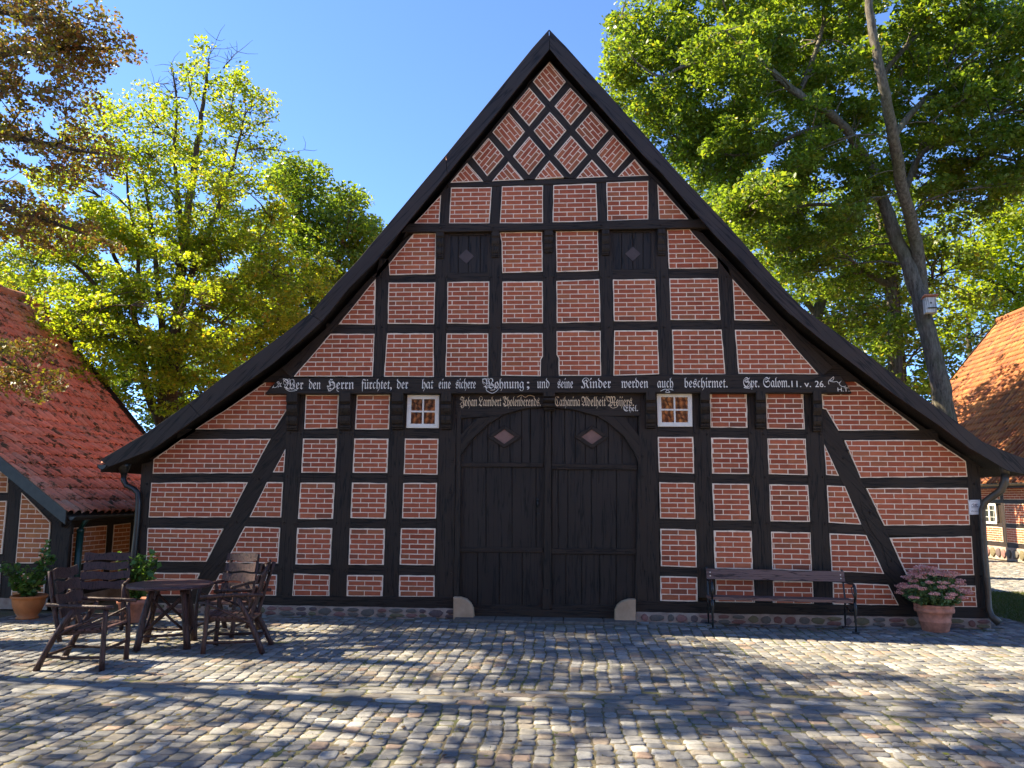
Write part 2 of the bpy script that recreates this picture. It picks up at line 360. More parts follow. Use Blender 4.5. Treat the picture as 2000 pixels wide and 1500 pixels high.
# roof edge as seen on the bargeboards
outL = [(195, 899), (284, 847), (368, 789), (440, 734), (490, 700), (560, 648), (605, 613), (656, 554), (698, 510), (870, 304), (1040, 94), (1072, 58)]
innL = [(212, 912), (300, 876), (390, 812), (460, 762), (530, 712), (588, 664), (628, 628), (680, 564), (734, 510), (873, 340), (1043, 131), (1073, 96)]
outR = [(1072, 58), (1104, 90), (1270, 276), (1326, 340), (1420, 439), (1486, 514), (1542, 576), (1570, 604), (1620, 640), (1660, 669), (1704, 700), (1780, 760), (1868, 824), (1920, 864), (1979, 888), (2022, 903)]
innR = [(1073, 96), (1094, 120), (1254, 300), (1294, 340), (1390, 452), (1452, 516), (1512, 582), (1546, 616), (1600, 660), (1634, 686), (1668, 712), (1752, 774), (1842, 836), (1896, 877), (1968, 919), (2012, 928)]
oL = [PB.to2(*p) for p in outL]; iL = [PB.to2(*p) for p in innL]; oR = [PB.to2(*p) for p in outR]; iR = [PB.to2(*p) for p in innR]
prof_in = iL+iR[1:]; prof_out = oL+oR[1:]
def prof_z(x, pr=prof_in):
    for a, b in zip(pr, pr[1:]):
        if a[0] <= x <= b[0]: return a[1]+(b[1]-a[1])*(x-a[0])/(b[0]-a[0])
    return pr[0][1] if x < pr[0][0] else pr[-1][1]
xl, xr = P0.to2(266, 1165)[0], P0.to2(1928, 1185)[0]
# solid wall behind the panels (dark tarred boards where anything shows between timbers)
DEPTH = 15
mb = MB()
core = [(xl+.02, 0.0), (xr-.02, 0.0), (xr-.02, prof_z(xr)-.02)]+[q for q in reversed(prof_in) if xl+.02 < q[0] < xr-.02]+[(xl+.02, prof_z(xl)-.02)]
mb.prism([(x, .065, z) for x, z in core], (0, .22, 0))
zb = P1.to2(1072, 745)[1]; zc = P2.to2(1072, 444)[1]
def upper(z0):
    a = [q for q in reversed(prof_in) if q[1] > z0]
    xs = [x for x in np.linspace(-7, 7, 1401) if prof_z(x) > z0]
    return [(xs[0], z0), (xs[-1], z0)]+a
mb.prism([(x, -.065, z) for x, z in upper(zb)], (0, .1, 0)); mb.prism([(x, -.125, z) for x, z in upper(zc)], (0, .059, 0))
for sx, xx in ((-1, xl+.02), (1, xr-.02)):      # long side walls and the back gable
    mb.prism([(xx, .29, 0), (xx, DEPTH-.35, 0), (xx, DEPTH-.35, prof_z(xx)-.05), (xx, .29, prof_z(xx)-.05)], (-sx*.25, 0, 0))
mb.prism([(x, DEPTH-.3, z) for x, z in core], (0, .2, 0))
mb.build('wall_core', M['wh'], house)

# roof covering, bargeboards, soffit
def slope_tiles(name, A, B, prof, mkey, parent, tw=.235, th=.34, smooth=True):
    """pantiles over a roof whose section is a polyline prof [(u,z)...] from eave to ridge; A->B maps: point(u, s, z)"""
    seg = [0]
    for a, b in zip(prof, prof[1:]): seg.append(seg[-1]+math.hypot(b[0]-a[0], b[1]-a[1]))
    def at(d):
        d = min(max(d, 0), seg[-1]-1e-6)
        for i in range(len(seg)-1):
            if d <= seg[i+1]:
                t = (d-seg[i])/(seg[i+1]-seg[i]); a, b = prof[i], prof[i+1]; L = seg[i+1]-seg[i]
                return (a[0]+(b[0]-a[0])*t, a[1]+(b[1]-a[1])*t), (-(b[1]-a[1])/L*(1 if b[0] > a[0] else -1), abs(b[0]-a[0])/L)
    n = int((B-A)/tw); rows = int(seg[-1]/th)+1; K = 8
    xs = np.linspace(0, 1, K+1); wave = .032*np.sin(2*np.pi*(xs-.1))+.012*np.sin(4*np.pi*xs)
    V = []; Q = []
    for r in range(rows):
        d0 = r*th; d1 = min(d0+th*1.12, seg[-1])
        (pa, na), (pb, nb) = at(d0), at(d1)
        for c in range(n):
            o = len(V); jl = rng.uniform(-.008, .008); jd = rng.uniform(-.012, .012)
            for (p, nn, lift, dd) in ((pa, na, .05+jl, 0), (pb, nb, .012, 1)):
                for k in range(K+1):
                    h = wave[k]+lift; V.append((p[0]+nn[0]*h, A+(c+xs[k]*1.03)*tw, p[1]+nn[1]*h+(jd if dd == 0 else 0)))
            # front lip of the tile
            for k in range(K+1): h = wave[k]+.028+jl; V.append((pa[0]+na[0]*h, A+(c+xs[k]*1.03)*tw, pa[1]+na[1]*h+jd))
            for k in range(K): Q.append((o+k, o+k+1, o+K+1+k+1, o+K+1+k)); Q.append((o+2*K+2+k, o+2*K+2+k+1, o+k+1, o+k))
    return np_mesh(name, V, Q, M[mkey], parent, smooth)
mb = MB()
for (o, i) in ((oL, iL), (oR, iR)):
    for a in range(len(o)-1):
        t0 = (o[a][0], o[a][1]-.08); t1 = (o[a+1][0], o[a+1][1]-.08)
        mb.prism([(t0[0], -.41, t0[1]), (t1[0], -.41, t1[1]), (t1[0], -.41, t1[1]-.10), (t0[0], -.41, t0[1]-.10)], (0, DEPTH+.5, 0))
roof = mb.build('roof', M['wd'], house)
slope_tiles('roof_tiles', -.40, DEPTH, [(x, z-.065) for x, z in oL], 'tileL', roof, tw=.24)
slope_tiles('roof_tiles', -.40, DEPTH, [(x, z-.065) for x, z in reversed(oR)], 'tileL', roof, tw=.24)
for o, i, cuts in ((oL, iL, (2, 6, 9)), (oR, iR, (7, 13))):
    st = 0
    for e in list(cuts)+[len(o)-1]:
        m = MB()
        for a in range(st, e):
            q = [o[a], o[a+1], i[a+1], i[a]]
            if a == st: q[0] = (q[0][0]+.008, q[0][1]+.004); q[3] = (q[3][0]+.008, q[3][1]+.004)
            m.prism([(x, -.45, z) for x, z in q], (0, .035, 0))
        m.build('bargeboard', M['board' if o is oL else 'board_e'], house); st = e
    # thin metal cap along the top edge
    m = MB(); m.tube([(x, -.435, z-.002) for x, z in o], .010, 6); m.build('verge_trim', M['dark'], roof)
# gable rafters on the wall
def strip(inner, w, pl, name, mk, out, sgn):
    q = [Vector(pl.to2(*p)) for p in inner]
    offs = []
    for i, p in enumerate(q):
        d = (q[min(i+1, len(q)-1)]-q[max(i-1, 0)]).normalized(); n = Vector((-d.y, d.x))*sgn; offs.append(p+n*w)
    for i, p in enumerate(offs):
        lim = prof_z(p.x)-.0
        if p.y > lim: offs[i] = Vector((p.x, lim))
    return timber(pl, [tuple(a) for a in q]+[tuple(a) for a in reversed(offs)], house, name, mk, out, .12, True)
strip([(1073, 122), (1041, 160), (1001.6, 209.6), (962, 259), (922.4, 307.4), (880, 357), (861.5, 381.4), (809, 437.2), (800, 440)], .26, P2, 'rafter', 'wd', .010, -1)
strip([(812, 450), (808.4, 456.6), (759.8, 516.4), (734, 546), (662, 633.6), (646, 652.4), (574.4, 735.6), (570, 740)], .25, P1, 'rafter', 'wd', .010, -1)
strip([(1073, 122), (1105, 160.4), (1147, 207), (1188, 255.6), (1231, 301), (1266, 343.4), (1283.7, 360.7), (1344.4, 429), (1348, 432)], .26, P2, 'rafter', 'we', .010, 1)
strip([(1346, 446), (1353.4, 457), (1401, 507.4), (1430.4, 545.6), (1504, 626.6), (1523, 645), (1598, 731.4), (1603, 737)], .25, P1, 'rafter', 'we', .010, 1)
strip([(548, 727), (450, 795), (382, 838.6), (355, 858), (328, 880), (301, 897)], .22, P0, 'rafter', 'wd', .004, -1)
strip([(1608, 700), (1646, 729), (1684, 756), (1724, 786), (1760, 813), (1794.6, 840), (1824, 859.4), (1885.4, 901), (1905, 915)], .22, P0, 'rafter', 'we', .004, 1)

# brick infill panels (pixel outlines measured on the photograph, laid back onto the wall planes)
A = {}
A['A1'] = [(598, 771), (662.4, 771.6), (659.4, 836.5), (594.6, 838)]; A['A2'] = [(592.4, 856.6), (658.4, 856.4), (655.6, 923.6), (589, 923.2)]
A['A3'] = [(587.4, 943), (654.4, 943), (650.6, 1013.4), (582.4, 1013.4)]; A['A4'] = [(581, 1031), (649.6, 1031.4), (645.6, 1102.6), (577.4, 1102)]
A['A5'] = [(574.4, 1120), (644.6, 1122.4), (643.6, 1164.4), (571.4, 1164)]
A['B1'] = [(697.4, 771), (762.6, 771.4), (760, 838.6), (693.6, 838.6)]; A['B2'] = [(692.4, 856.6), (759, 857), (756.6, 923.6), (689.2, 923.4)]
A['B3'] = [(688, 942.6), (756, 943.6), (753.4, 1012.6), (685, 1011.6)]; A['B4'] = [(683.6, 1031.6), (752, 1032.4), (750, 1103.2), (681, 1103)]
A['B5'] = [(678.4, 1123), (748.6, 1123.4), (747.4, 1165), (677.4, 1164.4)]
A['C1'] = [(796.4, 771.6), (858.6, 772), (857.6, 836.6), (794, 836)]; A['C2'] = [(791.4, 856.6), (856.6, 857), (855, 927), (788.6, 926)]
A['C3'] = [(788, 943.6), (854, 943), (851.4, 1012.6), (785.6, 1012)]; A['C4'] = [(783.6, 1031.4), (851, 1032), (848.6, 1104), (781, 1102.4)]
A['C5'] = [(780.6, 1123.4), (849, 1124), (849, 1165.6), (779.2, 1165.4)]
A['D1'] = [(1282, 767.4), (1351, 768), (1352, 833.6), (1284.4, 833.4)]; A['D2'] = [(1284.4, 853.4), (1353.6, 853.4), (1355.6, 925), (1287, 922.6)]
A['D3'] = [(1287.4, 941.6), (1356.4, 943.4), (1357.6, 1013.4), (1289.2, 1012.4)]; A['D4'] = [(1289.4, 1032.6), (1359, 1034.4), (1360.4, 1108), (1290.6, 1105.6)]
A['D5'] = [(1289.4, 1125), (1361.6, 1127), (1362.4, 1174.4), (1289, 1173)]
A['E1'] = [(1386, 767), (1458, 767.4), (1459.6, 835.6), (1387.6, 835)]; A['E2'] = [(1388.4, 855), (1461, 855.6), (1462.6, 925.6), (1390.4, 925)]
A['E3'] = [(1390.6, 944), (1463.4, 945), (1466, 1016.4), (1393.6, 1016.4)]; A['E4'] = [(1393.6, 1036), (1467.6, 1037), (1470, 1111.4), (1396, 1110)]
A['E5'] = [(1397, 1130), (1471.6, 1131), (1474, 1177), (1397.6, 1176)]
A['F1'] = [(1495, 767.4), (1568, 767.4), (1571.4, 838.6), (1497.4, 837.4)]; A['F2'] = [(1498.4, 856.6), (1573, 857), (1576.4, 928), (1501, 926)]
A['F3'] = [(1502, 946), (1577.6, 947.4), (1581.6, 1019), (1504.6, 1018)]; A['F4'] = [(1505.6, 1038.4), (1582.4, 1040), (1585, 1115), (1508, 1112)]
A['F5'] = [(1509.4, 1134), (1587, 1136), (1588.6, 1180), (1510.4, 1179)]
LOW = {
 'L1': [(382, 838.6), (537, 838), (562.4, 798), (562.4, 768), (545, 742), (552, 724), (450, 795)],
 'L2': [(355, 858), (529, 857), (493, 924), (299, 925), (301, 897), (328, 878)],
 'L2b': [(558, 877), (555, 922.5), (533.5, 922.5)],
 'L3': [(296.5, 943), (484.5, 942), (450, 1010.4), (291, 1010.4)], 'L3b': [(522, 941.5), (553.5, 942), (549.5, 1010.5), (488, 1010)],
 'L4': [(289.5, 1031), (437, 1032.5), (403.5, 1097), (286, 1096.5)], 'L4b': [(479, 1028), (547.5, 1030.5), (543.5, 1100), (441, 1099)],
 'L5': [(285, 1118), (391, 1119), (370, 1163), (283, 1163)], 'L5b': [(430, 1120), (541.5, 1122.5), (539.5, 1163.5), (407, 1162)],
 'G2': [(1609.4, 868), (1638, 929.4), (1613, 927.6)], 'G3': [(1614.4, 948), (1649.6, 949.6), (1681.4, 1024.4), (1618, 1020.6)],
 'G4': [(1619.6, 1041.6), (1691, 1045), (1726, 1120.6), (1623.6, 1115.6)], 'G5': [(1626, 1137), (1734.4, 1142), (1755, 1182), (1627, 1180)],
 'H1': [(1604.4, 769), (1606, 798), (1613, 800), (1637, 841), (1794.6, 840), (1760, 813), (1724, 786), (1684, 756), (1646, 729), (1612, 704), (1633, 735), (1642, 769)],
 'H2': [(1648.6, 860), (1824, 859.4), (1885.4, 901), (1888.6, 931), (1680, 933.4)], 'H3': [(1691, 953.4), (1889.6, 953), (1893.6, 1025.4), (1726.4, 1026.6)],
 'H4': [(1736.6, 1050.4), (1897, 1047.4), (1902, 1123), (1770, 1123)], 'H5': [(1780, 1143), (1904.4, 1143.6), (1907.6, 1185.4), (1799, 1185)]}
U = {
 'a5': [(646, 652.4), (732, 652.4), (728.4, 735.6), (574.4, 735.6)], 'b5': [(756.4, 651.4), (847.4, 651.4), (847.4, 736.4), (750.4, 736)],
 'c5': [(872.4, 651.4), (953.6, 651.4), (953.6, 736), (870, 736)], 'd5': [(980.4, 651), (1060, 651), (1060.6, 696), (1056.6, 703), (1056, 735), (978.4, 734)],
 'e5': [(1087, 647), (1173, 646.4), (1174, 734.4), (1091.4, 734), (1091, 700), (1087, 693)], 'f5': [(1199.6, 646), (1284.4, 645.4), (1287, 731), (1198, 734)],
 'g5': [(1312.4, 644.4), (1409, 644), (1416.4, 731.6), (1314.4, 731)], 'h5': [(1435, 644.6), (1523, 645), (1598, 731.4), (1442, 730)],
 'a4': [(734, 546), (732.4, 634.4), (662, 633.6), (723, 558)], 'b4': [(759.4, 552.4), (850.6, 552), (848, 633.4), (757.6, 632.4)],
 'c4': [(874.4, 551.4), (955.6, 550), (954.6, 633), (873, 632)], 'd4': [(981.4, 550.6), (1060, 550), (1060.4, 631.4), (981, 631.4)],
 'e4': [(1086.6, 549.4), (1170.6, 545.6), (1172.6, 629.4), (1087.6, 631)], 'f4': [(1197, 546.4), (1280, 545.6), (1282.6, 627.6), (1199, 627.6)],
 'g4': [(1307, 544.4), (1402.6, 544), (1407, 625), (1309.6, 625)], 'h4': [(1430.4, 545.6), (1504, 626.6), (1434, 625.6)],
 'b3': [(808.4, 456.6), (852, 455.7), (850.2, 535.3), (761, 537.5), (759.8, 516.4)], 'd3': [(975.8, 454), (1059, 453.8), (1060, 530.8), (981.2, 533.5), (980, 475)],
 'e3': [(1086, 452.9), (1168, 450.7), (1169.4, 529), (1087, 531.7)], 'g3': [(1302.6, 448), (1346.2, 448), (1353.4, 457), (1401, 507.4), (1401.6, 524.5), (1306.2, 525.4)]}
T2 = {
 'a2': [(861.5, 381.4), (858.4, 437.2), (809.3, 437.2)], 'b2': [(881, 367), (961, 366), (956, 436.8), (877.2, 437.2)],
 'c2': [(980.3, 364.7), (1060.8, 362.9), (1060.4, 436.7), (976.2, 436.7)], 'd2': [(1080.7, 362.5), (1164.4, 359.3), (1167, 433.2), (1079.4, 434.5)],
 'e2': [(1184.2, 357), (1266, 353.9), (1266, 429), (1186, 432.2)], 'f2': [(1283.7, 360.7), (1344.4, 429), (1286.8, 429.5)]}
DI = [([(1073, 122), (1105, 160.4), (1073.6, 199), (1041, 160.4)], 1), ([(1033.6, 172), (1065, 208.4), (1033.6, 247), (1001.6, 209.6)], -1), ([(1113.6, 172.4), (1147, 207), (1114.6, 245.4), (1083, 208.4)], -1),
 ([(994, 220.4), (1025, 257.6), (994, 295.4), (962, 259)], 1), ([(1074, 219.6), (1106, 255.4), (1073.6, 294), (1042.6, 256)], 1), ([(1155, 218.4), (1188, 255.6), (1156.6, 292.4), (1123.6, 255)], 1),
 ([(954, 270), (984.4, 306), (951.6, 344.4), (922.4, 307.4)], -1), ([(1033.6, 267.4), (1064.6, 304), (1033, 342), (1002, 305.6)], -1), ([(1115, 266), (1147.4, 302.4), (1113.6, 340.6), (1082.4, 304.6)], -1), ([(1197.4, 264.4), (1231, 301), (1198.4, 338.6), (1165.6, 301.4)], -1),
 ([(912.6, 319), (944, 355), (880, 357.4)], 1), ([(993, 316.4), (1023, 351.6), (961.4, 354.6)], 1), ([(1073, 314), (1101.6, 347), (1044.6, 350.6)], 1), ([(1156, 312.4), (1186.4, 346), (1125.6, 349)], 1), ([(1239.6, 311.4), (1266, 343.4), (1205.6, 347)], 1)]
for k, p in A.items():
    if k not in ('C1', 'D1'): infill(P0, p, house)
for k, p in LOW.items(): infill(P0, p, house)
for k, p in U.items(): infill(P1, p, house)
for k, p in T2.items(): infill(P2, p, house)
for p, s in DI:
    q = [P2.to2(*a) for a in p]; a, b = (q[0], q[1]) if s > 0 else (q[0], q[-1])
    infill(P2, p, house, ang=math.atan2(b[1]-a[1], b[0]-a[0]) if s > 0 else math.atan2(a[1]-b[1], a[0]-b[0]), bh=.0745, bl=.25)

# rails between panels stacked above one another
def rail(pl, up_, lo, out=0.0, name='timber_rail'):
    (a, b), (c, d) = up_, lo     # bottom edge of the upper panel (left,right), top edge of the lower panel (left,right)
    xa = min(a[0], c[0])-5; xb = max(b[0], d[0])+5
    timber(pl, [(xa, a[1]-2), (xb, b[1]-2), (xb, d[1]+2), (xa, c[1]+2)], house, name, 'wh', out, .1)
for col in 'ABCDEF':
    for i in range(1, 5):
        u, l = A[col+str(i)], A[col+str(i+1)]; rail(P0, (u[3], u[2]), (l[0], l[1]))
for u, l in ((((377, 839), (542, 838)), ((350, 858), (532, 857))), (((299, 925), (557, 922.5)), ((296, 943), (555, 942))), (((291, 1010.4), (551, 1010.5)), ((289, 1031), (549, 1030.5))), (((286, 1096.5), (546, 1100)), ((285, 1118), (543, 1122.5))),
             (((1634, 841), (1800, 840)), ((1642, 860), (1828, 859.4))), (((1611, 928), (1890, 932)), ((1612, 948), (1891, 953))), (((1616, 1021), (1895, 1025.4)), ((1617, 1042), (1897, 1047.4))), (((1621, 1116), (1903, 1123)), ((1624, 1137), (1905, 1143.6)))):
    rail(P0, u, l)
for c in 'abcdefgh':
    u, l = U[c+'4'], U[c+'5']
    if c == 'a': rail(P1, ((657, 633.6), (732, 634.4)), ((642, 652.4), (732, 652.4)))
    elif c == 'h': rail(P1, ((1434, 625.6), (1505, 626.6)), ((1435, 644.6), (1523, 645)))
    else: rail(P1, (u[3], u[2]), (l[0], l[1]))
rail(P1, ((761, 537.5), (850.2, 535.3)), ((759.4, 552.4), (850.6, 552))); rail(P1, ((874, 535), (956, 534)), ((874.4, 551.4), (955.6, 550)), .008)
rail(P1, ((981, 533.5), (1060, 530.8)), ((981.4, 550.6), (1060, 550))); rail(P1, ((1087, 531.7), (1169, 529)), ((1086.6, 549.4), (1170.6, 545.6)))
rail(P1, ((1197, 528.5), (1278, 527)), ((1197, 546.4), (1280, 545.6)), .008); rail(P1, ((1306, 525.4), (1401.6, 524.5)), ((1307, 544.4), (1402.6, 544)))
# posts of the ground floor
ZB = 1166
def pk(x0, x1, rows): return [(x0, y) for y in rows]+[(x1, y) for y in rows]
for q, nm in (([(277, 906), (300, 900), (283, 1170), (264, 1168)], 'corner_post'), ([(1887, 903), (1913, 910), (1931, 1190), (1907, 1188)], 'corner_post')):
    timber(P0, q, house, nm, 'wv', .010, .2, pegs=[((q[0][0]+q[1][0])/2+(q[3][0]-q[0][0])*t, q[0][1]+(q[3][1]-q[0][1])*t) for t in (.15, .46, .78)])
for tl, tr, br, bl in ((564, 597, 572, 540), (662.5, 697, 677.6, 643.6), (762.8, 796.4, 779.2, 747.5), (1351.5, 1386, 1397.6, 1362.4), (1458.2, 1495, 1510.4, 1474.2), (1568.3, 1604.2, 1627, 1588.8)):
    pg = []
    for y, dy in ((930, 0), (1021, 0), (1112, 0), (846, 0)):
        t = (y-768)/(1168-768); pg += [(tl+(bl-tl)*t+6, y), (tr+(br-tr)*t-6, y+2)]
    timber(P0, [(tl, 762), (tr, 762), (br, 1168), (bl, 1168)], house, 'timber_post', 'wv', .010, .14, pegs=pg)
# door posts
timber(P0, [(859, 764), (893, 764), (886, 1195), (849, 1169)], house, 'door_post', 'wv', .016, .16, pegs=[(884, 900), (880, 960), (882, 1120)])
timber(P0, [(1248, 764), (1282, 764), (1289, 1176), (1240, 1192), (1246, 900)], house, 'door_post', 'wv', .016, .16, pegs=[(1256, 890), (1257, 930), (1262, 1115)])
timber(P0, [(893, 800), (901, 800), (897, 1195), (886, 1195)], house, 'door_jamb', 'wv', .028, .1)
# braces
timber(P0, [(566, 796), (566, 868), (558, 877), (407, 1164), (369, 1164), (403.5, 1097), (450, 1010), (493, 924), (537, 838), (562, 797)], house, 'timber_brace', 'wd', .006, .13, pegs=[(540, 860), (505, 935), (462, 1020), (425, 1105)])
timber(P0, [(1602, 800), (1613, 800), (1637, 841), (1680, 933.4), (1726.4, 1026.6), (1770, 1123), (1800, 1187), (1757, 1186), (1726, 1120.6), (1681.4, 1024.4), (1638, 929.4), (1609.4, 868), (1604, 860)], house, 'timber_brace', 'we', .006, .13, pegs=[(1648, 895), (1655, 880), (1700, 1000), (1742, 1095)])
# sill beams and threshold
timber(P0, [(262, 1162), (400, 1162.5), (885, 1165), (886, 1189), (540, 1186), (262, 1184)], house, 'sill_beam', 'wh', .022, .22)
timber(P0, [(1240, 1173), (1590, 1179), (1932, 1186), (1933, 1209), (1560, 1203.4), (1242, 1195)], house, 'sill_beam', 'wh', .022, .22)
timber(P0, [(922, 1190), (1203, 1192), (1203, 1209), (922, 1207)], house, 'threshold', 'wh', .02, .2)
# inscription beam
PBm = Plane('Y', -.14)
beam = timber(PBm, [(517, 769.5), (531, 752), (546, 738), (900, 736), (1290, 733), (1420, 730.5), (1641, 732.5), (1652, 747), (1664, 768), (1100, 767.5), (800, 769)], house, 'inscription_beam', 'wh', 0, .155, bevel=.01, rag=.003)
# posts of the upper floors
for q in ([(733, 548), (741, 505), (760, 505), (760, 552), (757.6, 632.4), (750.4, 738), (728, 738), (732.4, 634)], [(852, 448), (875.5, 448), (874.4, 551), (870, 738), (847.6, 738)], [(956, 448), (975.8, 448), (980, 475), (981.3, 550), (978.4, 738), (953.6, 738), (955.4, 550)],
          [(1059.4, 446), (1086.4, 446), (1087, 693), (1091, 700), (1091.6, 738), (1056, 738), (1056.6, 703), (1060.5, 696)], [(1168, 446), (1194.5, 446), (1197, 546), (1198.5, 738), (1174, 738), (1170.8, 546)],
          [(1275.5, 446), (1302.5, 446), (1307, 544), (1314.4, 738), (1286.8, 738), (1280.2, 546)], [(1401, 500), (1422, 522), (1430.4, 545), (1434.5, 626), (1442, 738), (1416.5, 738), (1407, 625), (1402.3, 544)]):
    cx = sum(a[0] for a in q[:2])/2; pg = []
    for y in (541, 640):
        t = (y-446)/(738-446); xa = q[0][0]+(q[-1][0] if len(q) < 6 else q[-1][0]-q[0][0]+q[0][0]-q[0][0])*0
        pg += [(cx-8, y), (cx+8, y-1)]
    timber(P1, q, house, 'timber_post', 'wv', .010, .13, pegs=pg)
for q in ([(861.5, 378), (881, 360), (877.2, 440), (858.4, 440)], [(961, 362), (980.3, 362), (976.2, 440), (956.8, 440)], [(1060.8, 360), (1080.6, 360), (1079.4, 440), (1060.4, 440)], [(1164.4, 356), (1184.2, 354), (1186, 438), (1167, 438)], [(1266, 344), (1283.7, 358), (1286.8, 436), (1266, 436)]):
    timber(P2, q, house, 'timber_post', 'wv', .010, .12)
timber(P2, [(785, 455), (800, 437.5), (1060, 437), (1268, 429.5), (1376, 429.5), (1386, 446), (1200, 449), (1000, 452)], house, 'collar_beam', 'wh', .035, .1, pegs=[(861, 446), (963, 445), (1174, 441), (1290, 440)])
timber(P2, [(874, 358.5), (1040, 352.5), (1268, 344), (1268, 353.5), (1080, 361.5), (876, 367)], house, 'upper_rail', 'wh', .024, .1)
for q in ([(1037, 155), (1206, 347), (1186.4, 347), (1029, 167)], [(1001.6, 209.6), (1113.6, 341), (1108, 348), (1101, 347), (994, 220.4)], [(962, 259), (1036, 346), (1030, 351), (1023, 351.6), (954, 270)], [(922.4, 307.4), (956, 349), (950, 355), (944, 355), (912.6, 319)]):
    timber(P2, q, house, 'lattice_brace', 'we', .010, .08)
for q in ([(1105, 160.4), (1114, 172), (961.4, 355), (945, 353)], [(1147, 207), (1155, 218.4), (1044.6, 351), (1026, 350)], [(1188, 255.6), (1197.4, 264.4), (1125.6, 349), (1107, 348)], [(1231, 301), (1239.6, 311.4), (1206, 347), (1190, 347)]):
    timber(P2, q, house, 'lattice_brace', 'wd', .006, .08)
def crack(px, w):
    m = MB(); q = [P0.to2(*p) for p in px]; L = []
    for i in range(len(q)-1):
        for k in range(4): t = k/4; L.append((q[i][0]+(q[i+1][0]-q[i][0])*t+rng.gauss(0, .003), q[i][1]+(q[i+1][1]-q[i][1])*t))
    n = len(L)
    for i in range(n-1):
        a, b = L[i], L[i+1]; wa = w*math.sin(math.pi*(i+.15)/n)*rng.uniform(.6, 1); wb = w*math.sin(math.pi*(i+1.15)/n)
        m.add([P0.to3(p, .0112) for p in ((a[0]-wa, a[1]), (a[0]+wa, a[1]), (b[0]+wb, b[1]), (b[0]-wb, b[1]))], [(0, 1, 2, 3)])
    m.build('shrinkage_crack', M['dark'], house)
crack([(1480, 840), (1476, 880), (1470, 930), (1478, 985), (1486, 1040), (1488, 1100), (1491, 1160)], .006); crack([(1368, 845), (1371, 900), (1370, 950)], .004)
crack([(1608, 900), (1611, 960), (1612, 1040)], .003); crack([(884, 800), (880, 860), (878, 940)], .004); crack([(611, 905), (614, 960)], .003); crack([(1266, 850), (1270, 940)], .003)
crack([(1676, 958), (1684, 1000), (1700, 1035), (1722, 1065), (1735, 1110), (1748, 1160)], .006)
# carved consoles under the beams
def console(pl, cx0, cx1, y0, y1, d0, name='console'):
    a = pl.to2(cx0, y0); b = pl.to2(cx1, y1); x0, x1 = a[0], b[0]; zt, zb_ = a[1], b[1]; H = zt-zb_
    pr = [(0, d0), (.24, d0), (.26, d0*.86), (.31, d0*.70), (.33, d0*.88), (.42, d0*.90), (.50, d0*.78), (.56, d0*.60), (.60, d0*.50), (.63, d0*.68), (.74, d0*.66), (.82, d0*.52), (.86, d0*.34), (.88, d0*.46), (.92, d0*.44), (.93, d0*.3), (.95, d0*.4), (.98, d0*.36), (1, d0*.12)]
    m = MB(); n = len(pr)
    base = pl.off
    vs = [(x, base-.01-d, zt-H*t) for x in (x0, x1) for t, d in pr]+[(x, base+.02, z) for x in (x0, x1) for z in (zt, zb_)]
    fs = [(i, i+1, n+i+1, n+i) for i in range(n-1)]+[tuple(list(range(n))+[2*n+1, 2*n]), tuple(list(range(2*n-1, n-1, -1))+[2*n+2, 2*n+3])]
    m.add(vs, fs); return m.build(name, M['wv'], house)
for x0, x1, y0, y1 in ((566, 583, 769, 842), (667.5, 686, 769, 841), (769, 789, 769, 840), (864, 882, 769, 840), (1260, 1279, 766, 838), (1365, 1385, 766, 838), (1472, 1493, 766, 838), (1582, 1602, 766, 844)): console(P0, x0, x1, y0, y1, .14)
console(P0, 1062, 1084, 768, 803, .15, 'keystone_console')
for x0, x1, y0, y1 in ((853, 867, 451, 506), (961, 975, 451, 504), (1064, 1080, 452, 495), (1175, 1190, 447, 500), (1283, 1299, 446, 500)): console(P1, x0, x1, y0, y1, .075)

# gate: lintel, curved arch braces, two leaves
timber(P0, [(889, 766), (1251, 764), (1251, 813), (1168, 813), (1164.5, 812.4), (1122.5, 801), (1084.7, 796.7), (1059, 795.6), (1028, 797.7), (986, 809), (972, 814), (897, 817), (889, 817)], house, 'gate_lintel', 'wh', .022, .06)
timber(P0, [(894, 855), (930, 817), (972, 813), (986, 809), (954.5, 828), (923, 857.6), (898, 891), (893, 906)], house, 'arch_brace', 'wd', .018, .055)
timber(P0, [(1247, 850), (1220, 814), (1168, 812), (1164.5, 812), (1187.6, 826), (1217, 851), (1238, 883), (1248.5, 908), (1250, 880)], house, 'arch_brace', 'we', .018, .055)
PD = Plane('Y', .036)
def planks(x0a, x0b, cuts, y0, y1):
    """vertical boards between pixel columns"""
    m = MB(); xs = [x0a]+cuts+[x0b]
    for a, b in zip(xs, xs[1:]):
        d = rng.uniform(-.004, .006)
        q = [PD.to2(a, y0), PD.to2(b, y0), PD.to2(b, y1), PD.to2(a, y1)]
        q = [(q[0][0]+.0045, q[0][1]), (q[1][0]-.0045, q[1][1]), (q[2][0]-.0045, q[2][1]), (q[3][0]+.0045, q[3][1])]
        m.prism([PD.to3(w, d) for w in q[::-1]], (0, .03, 0), 0, .004)
    return m
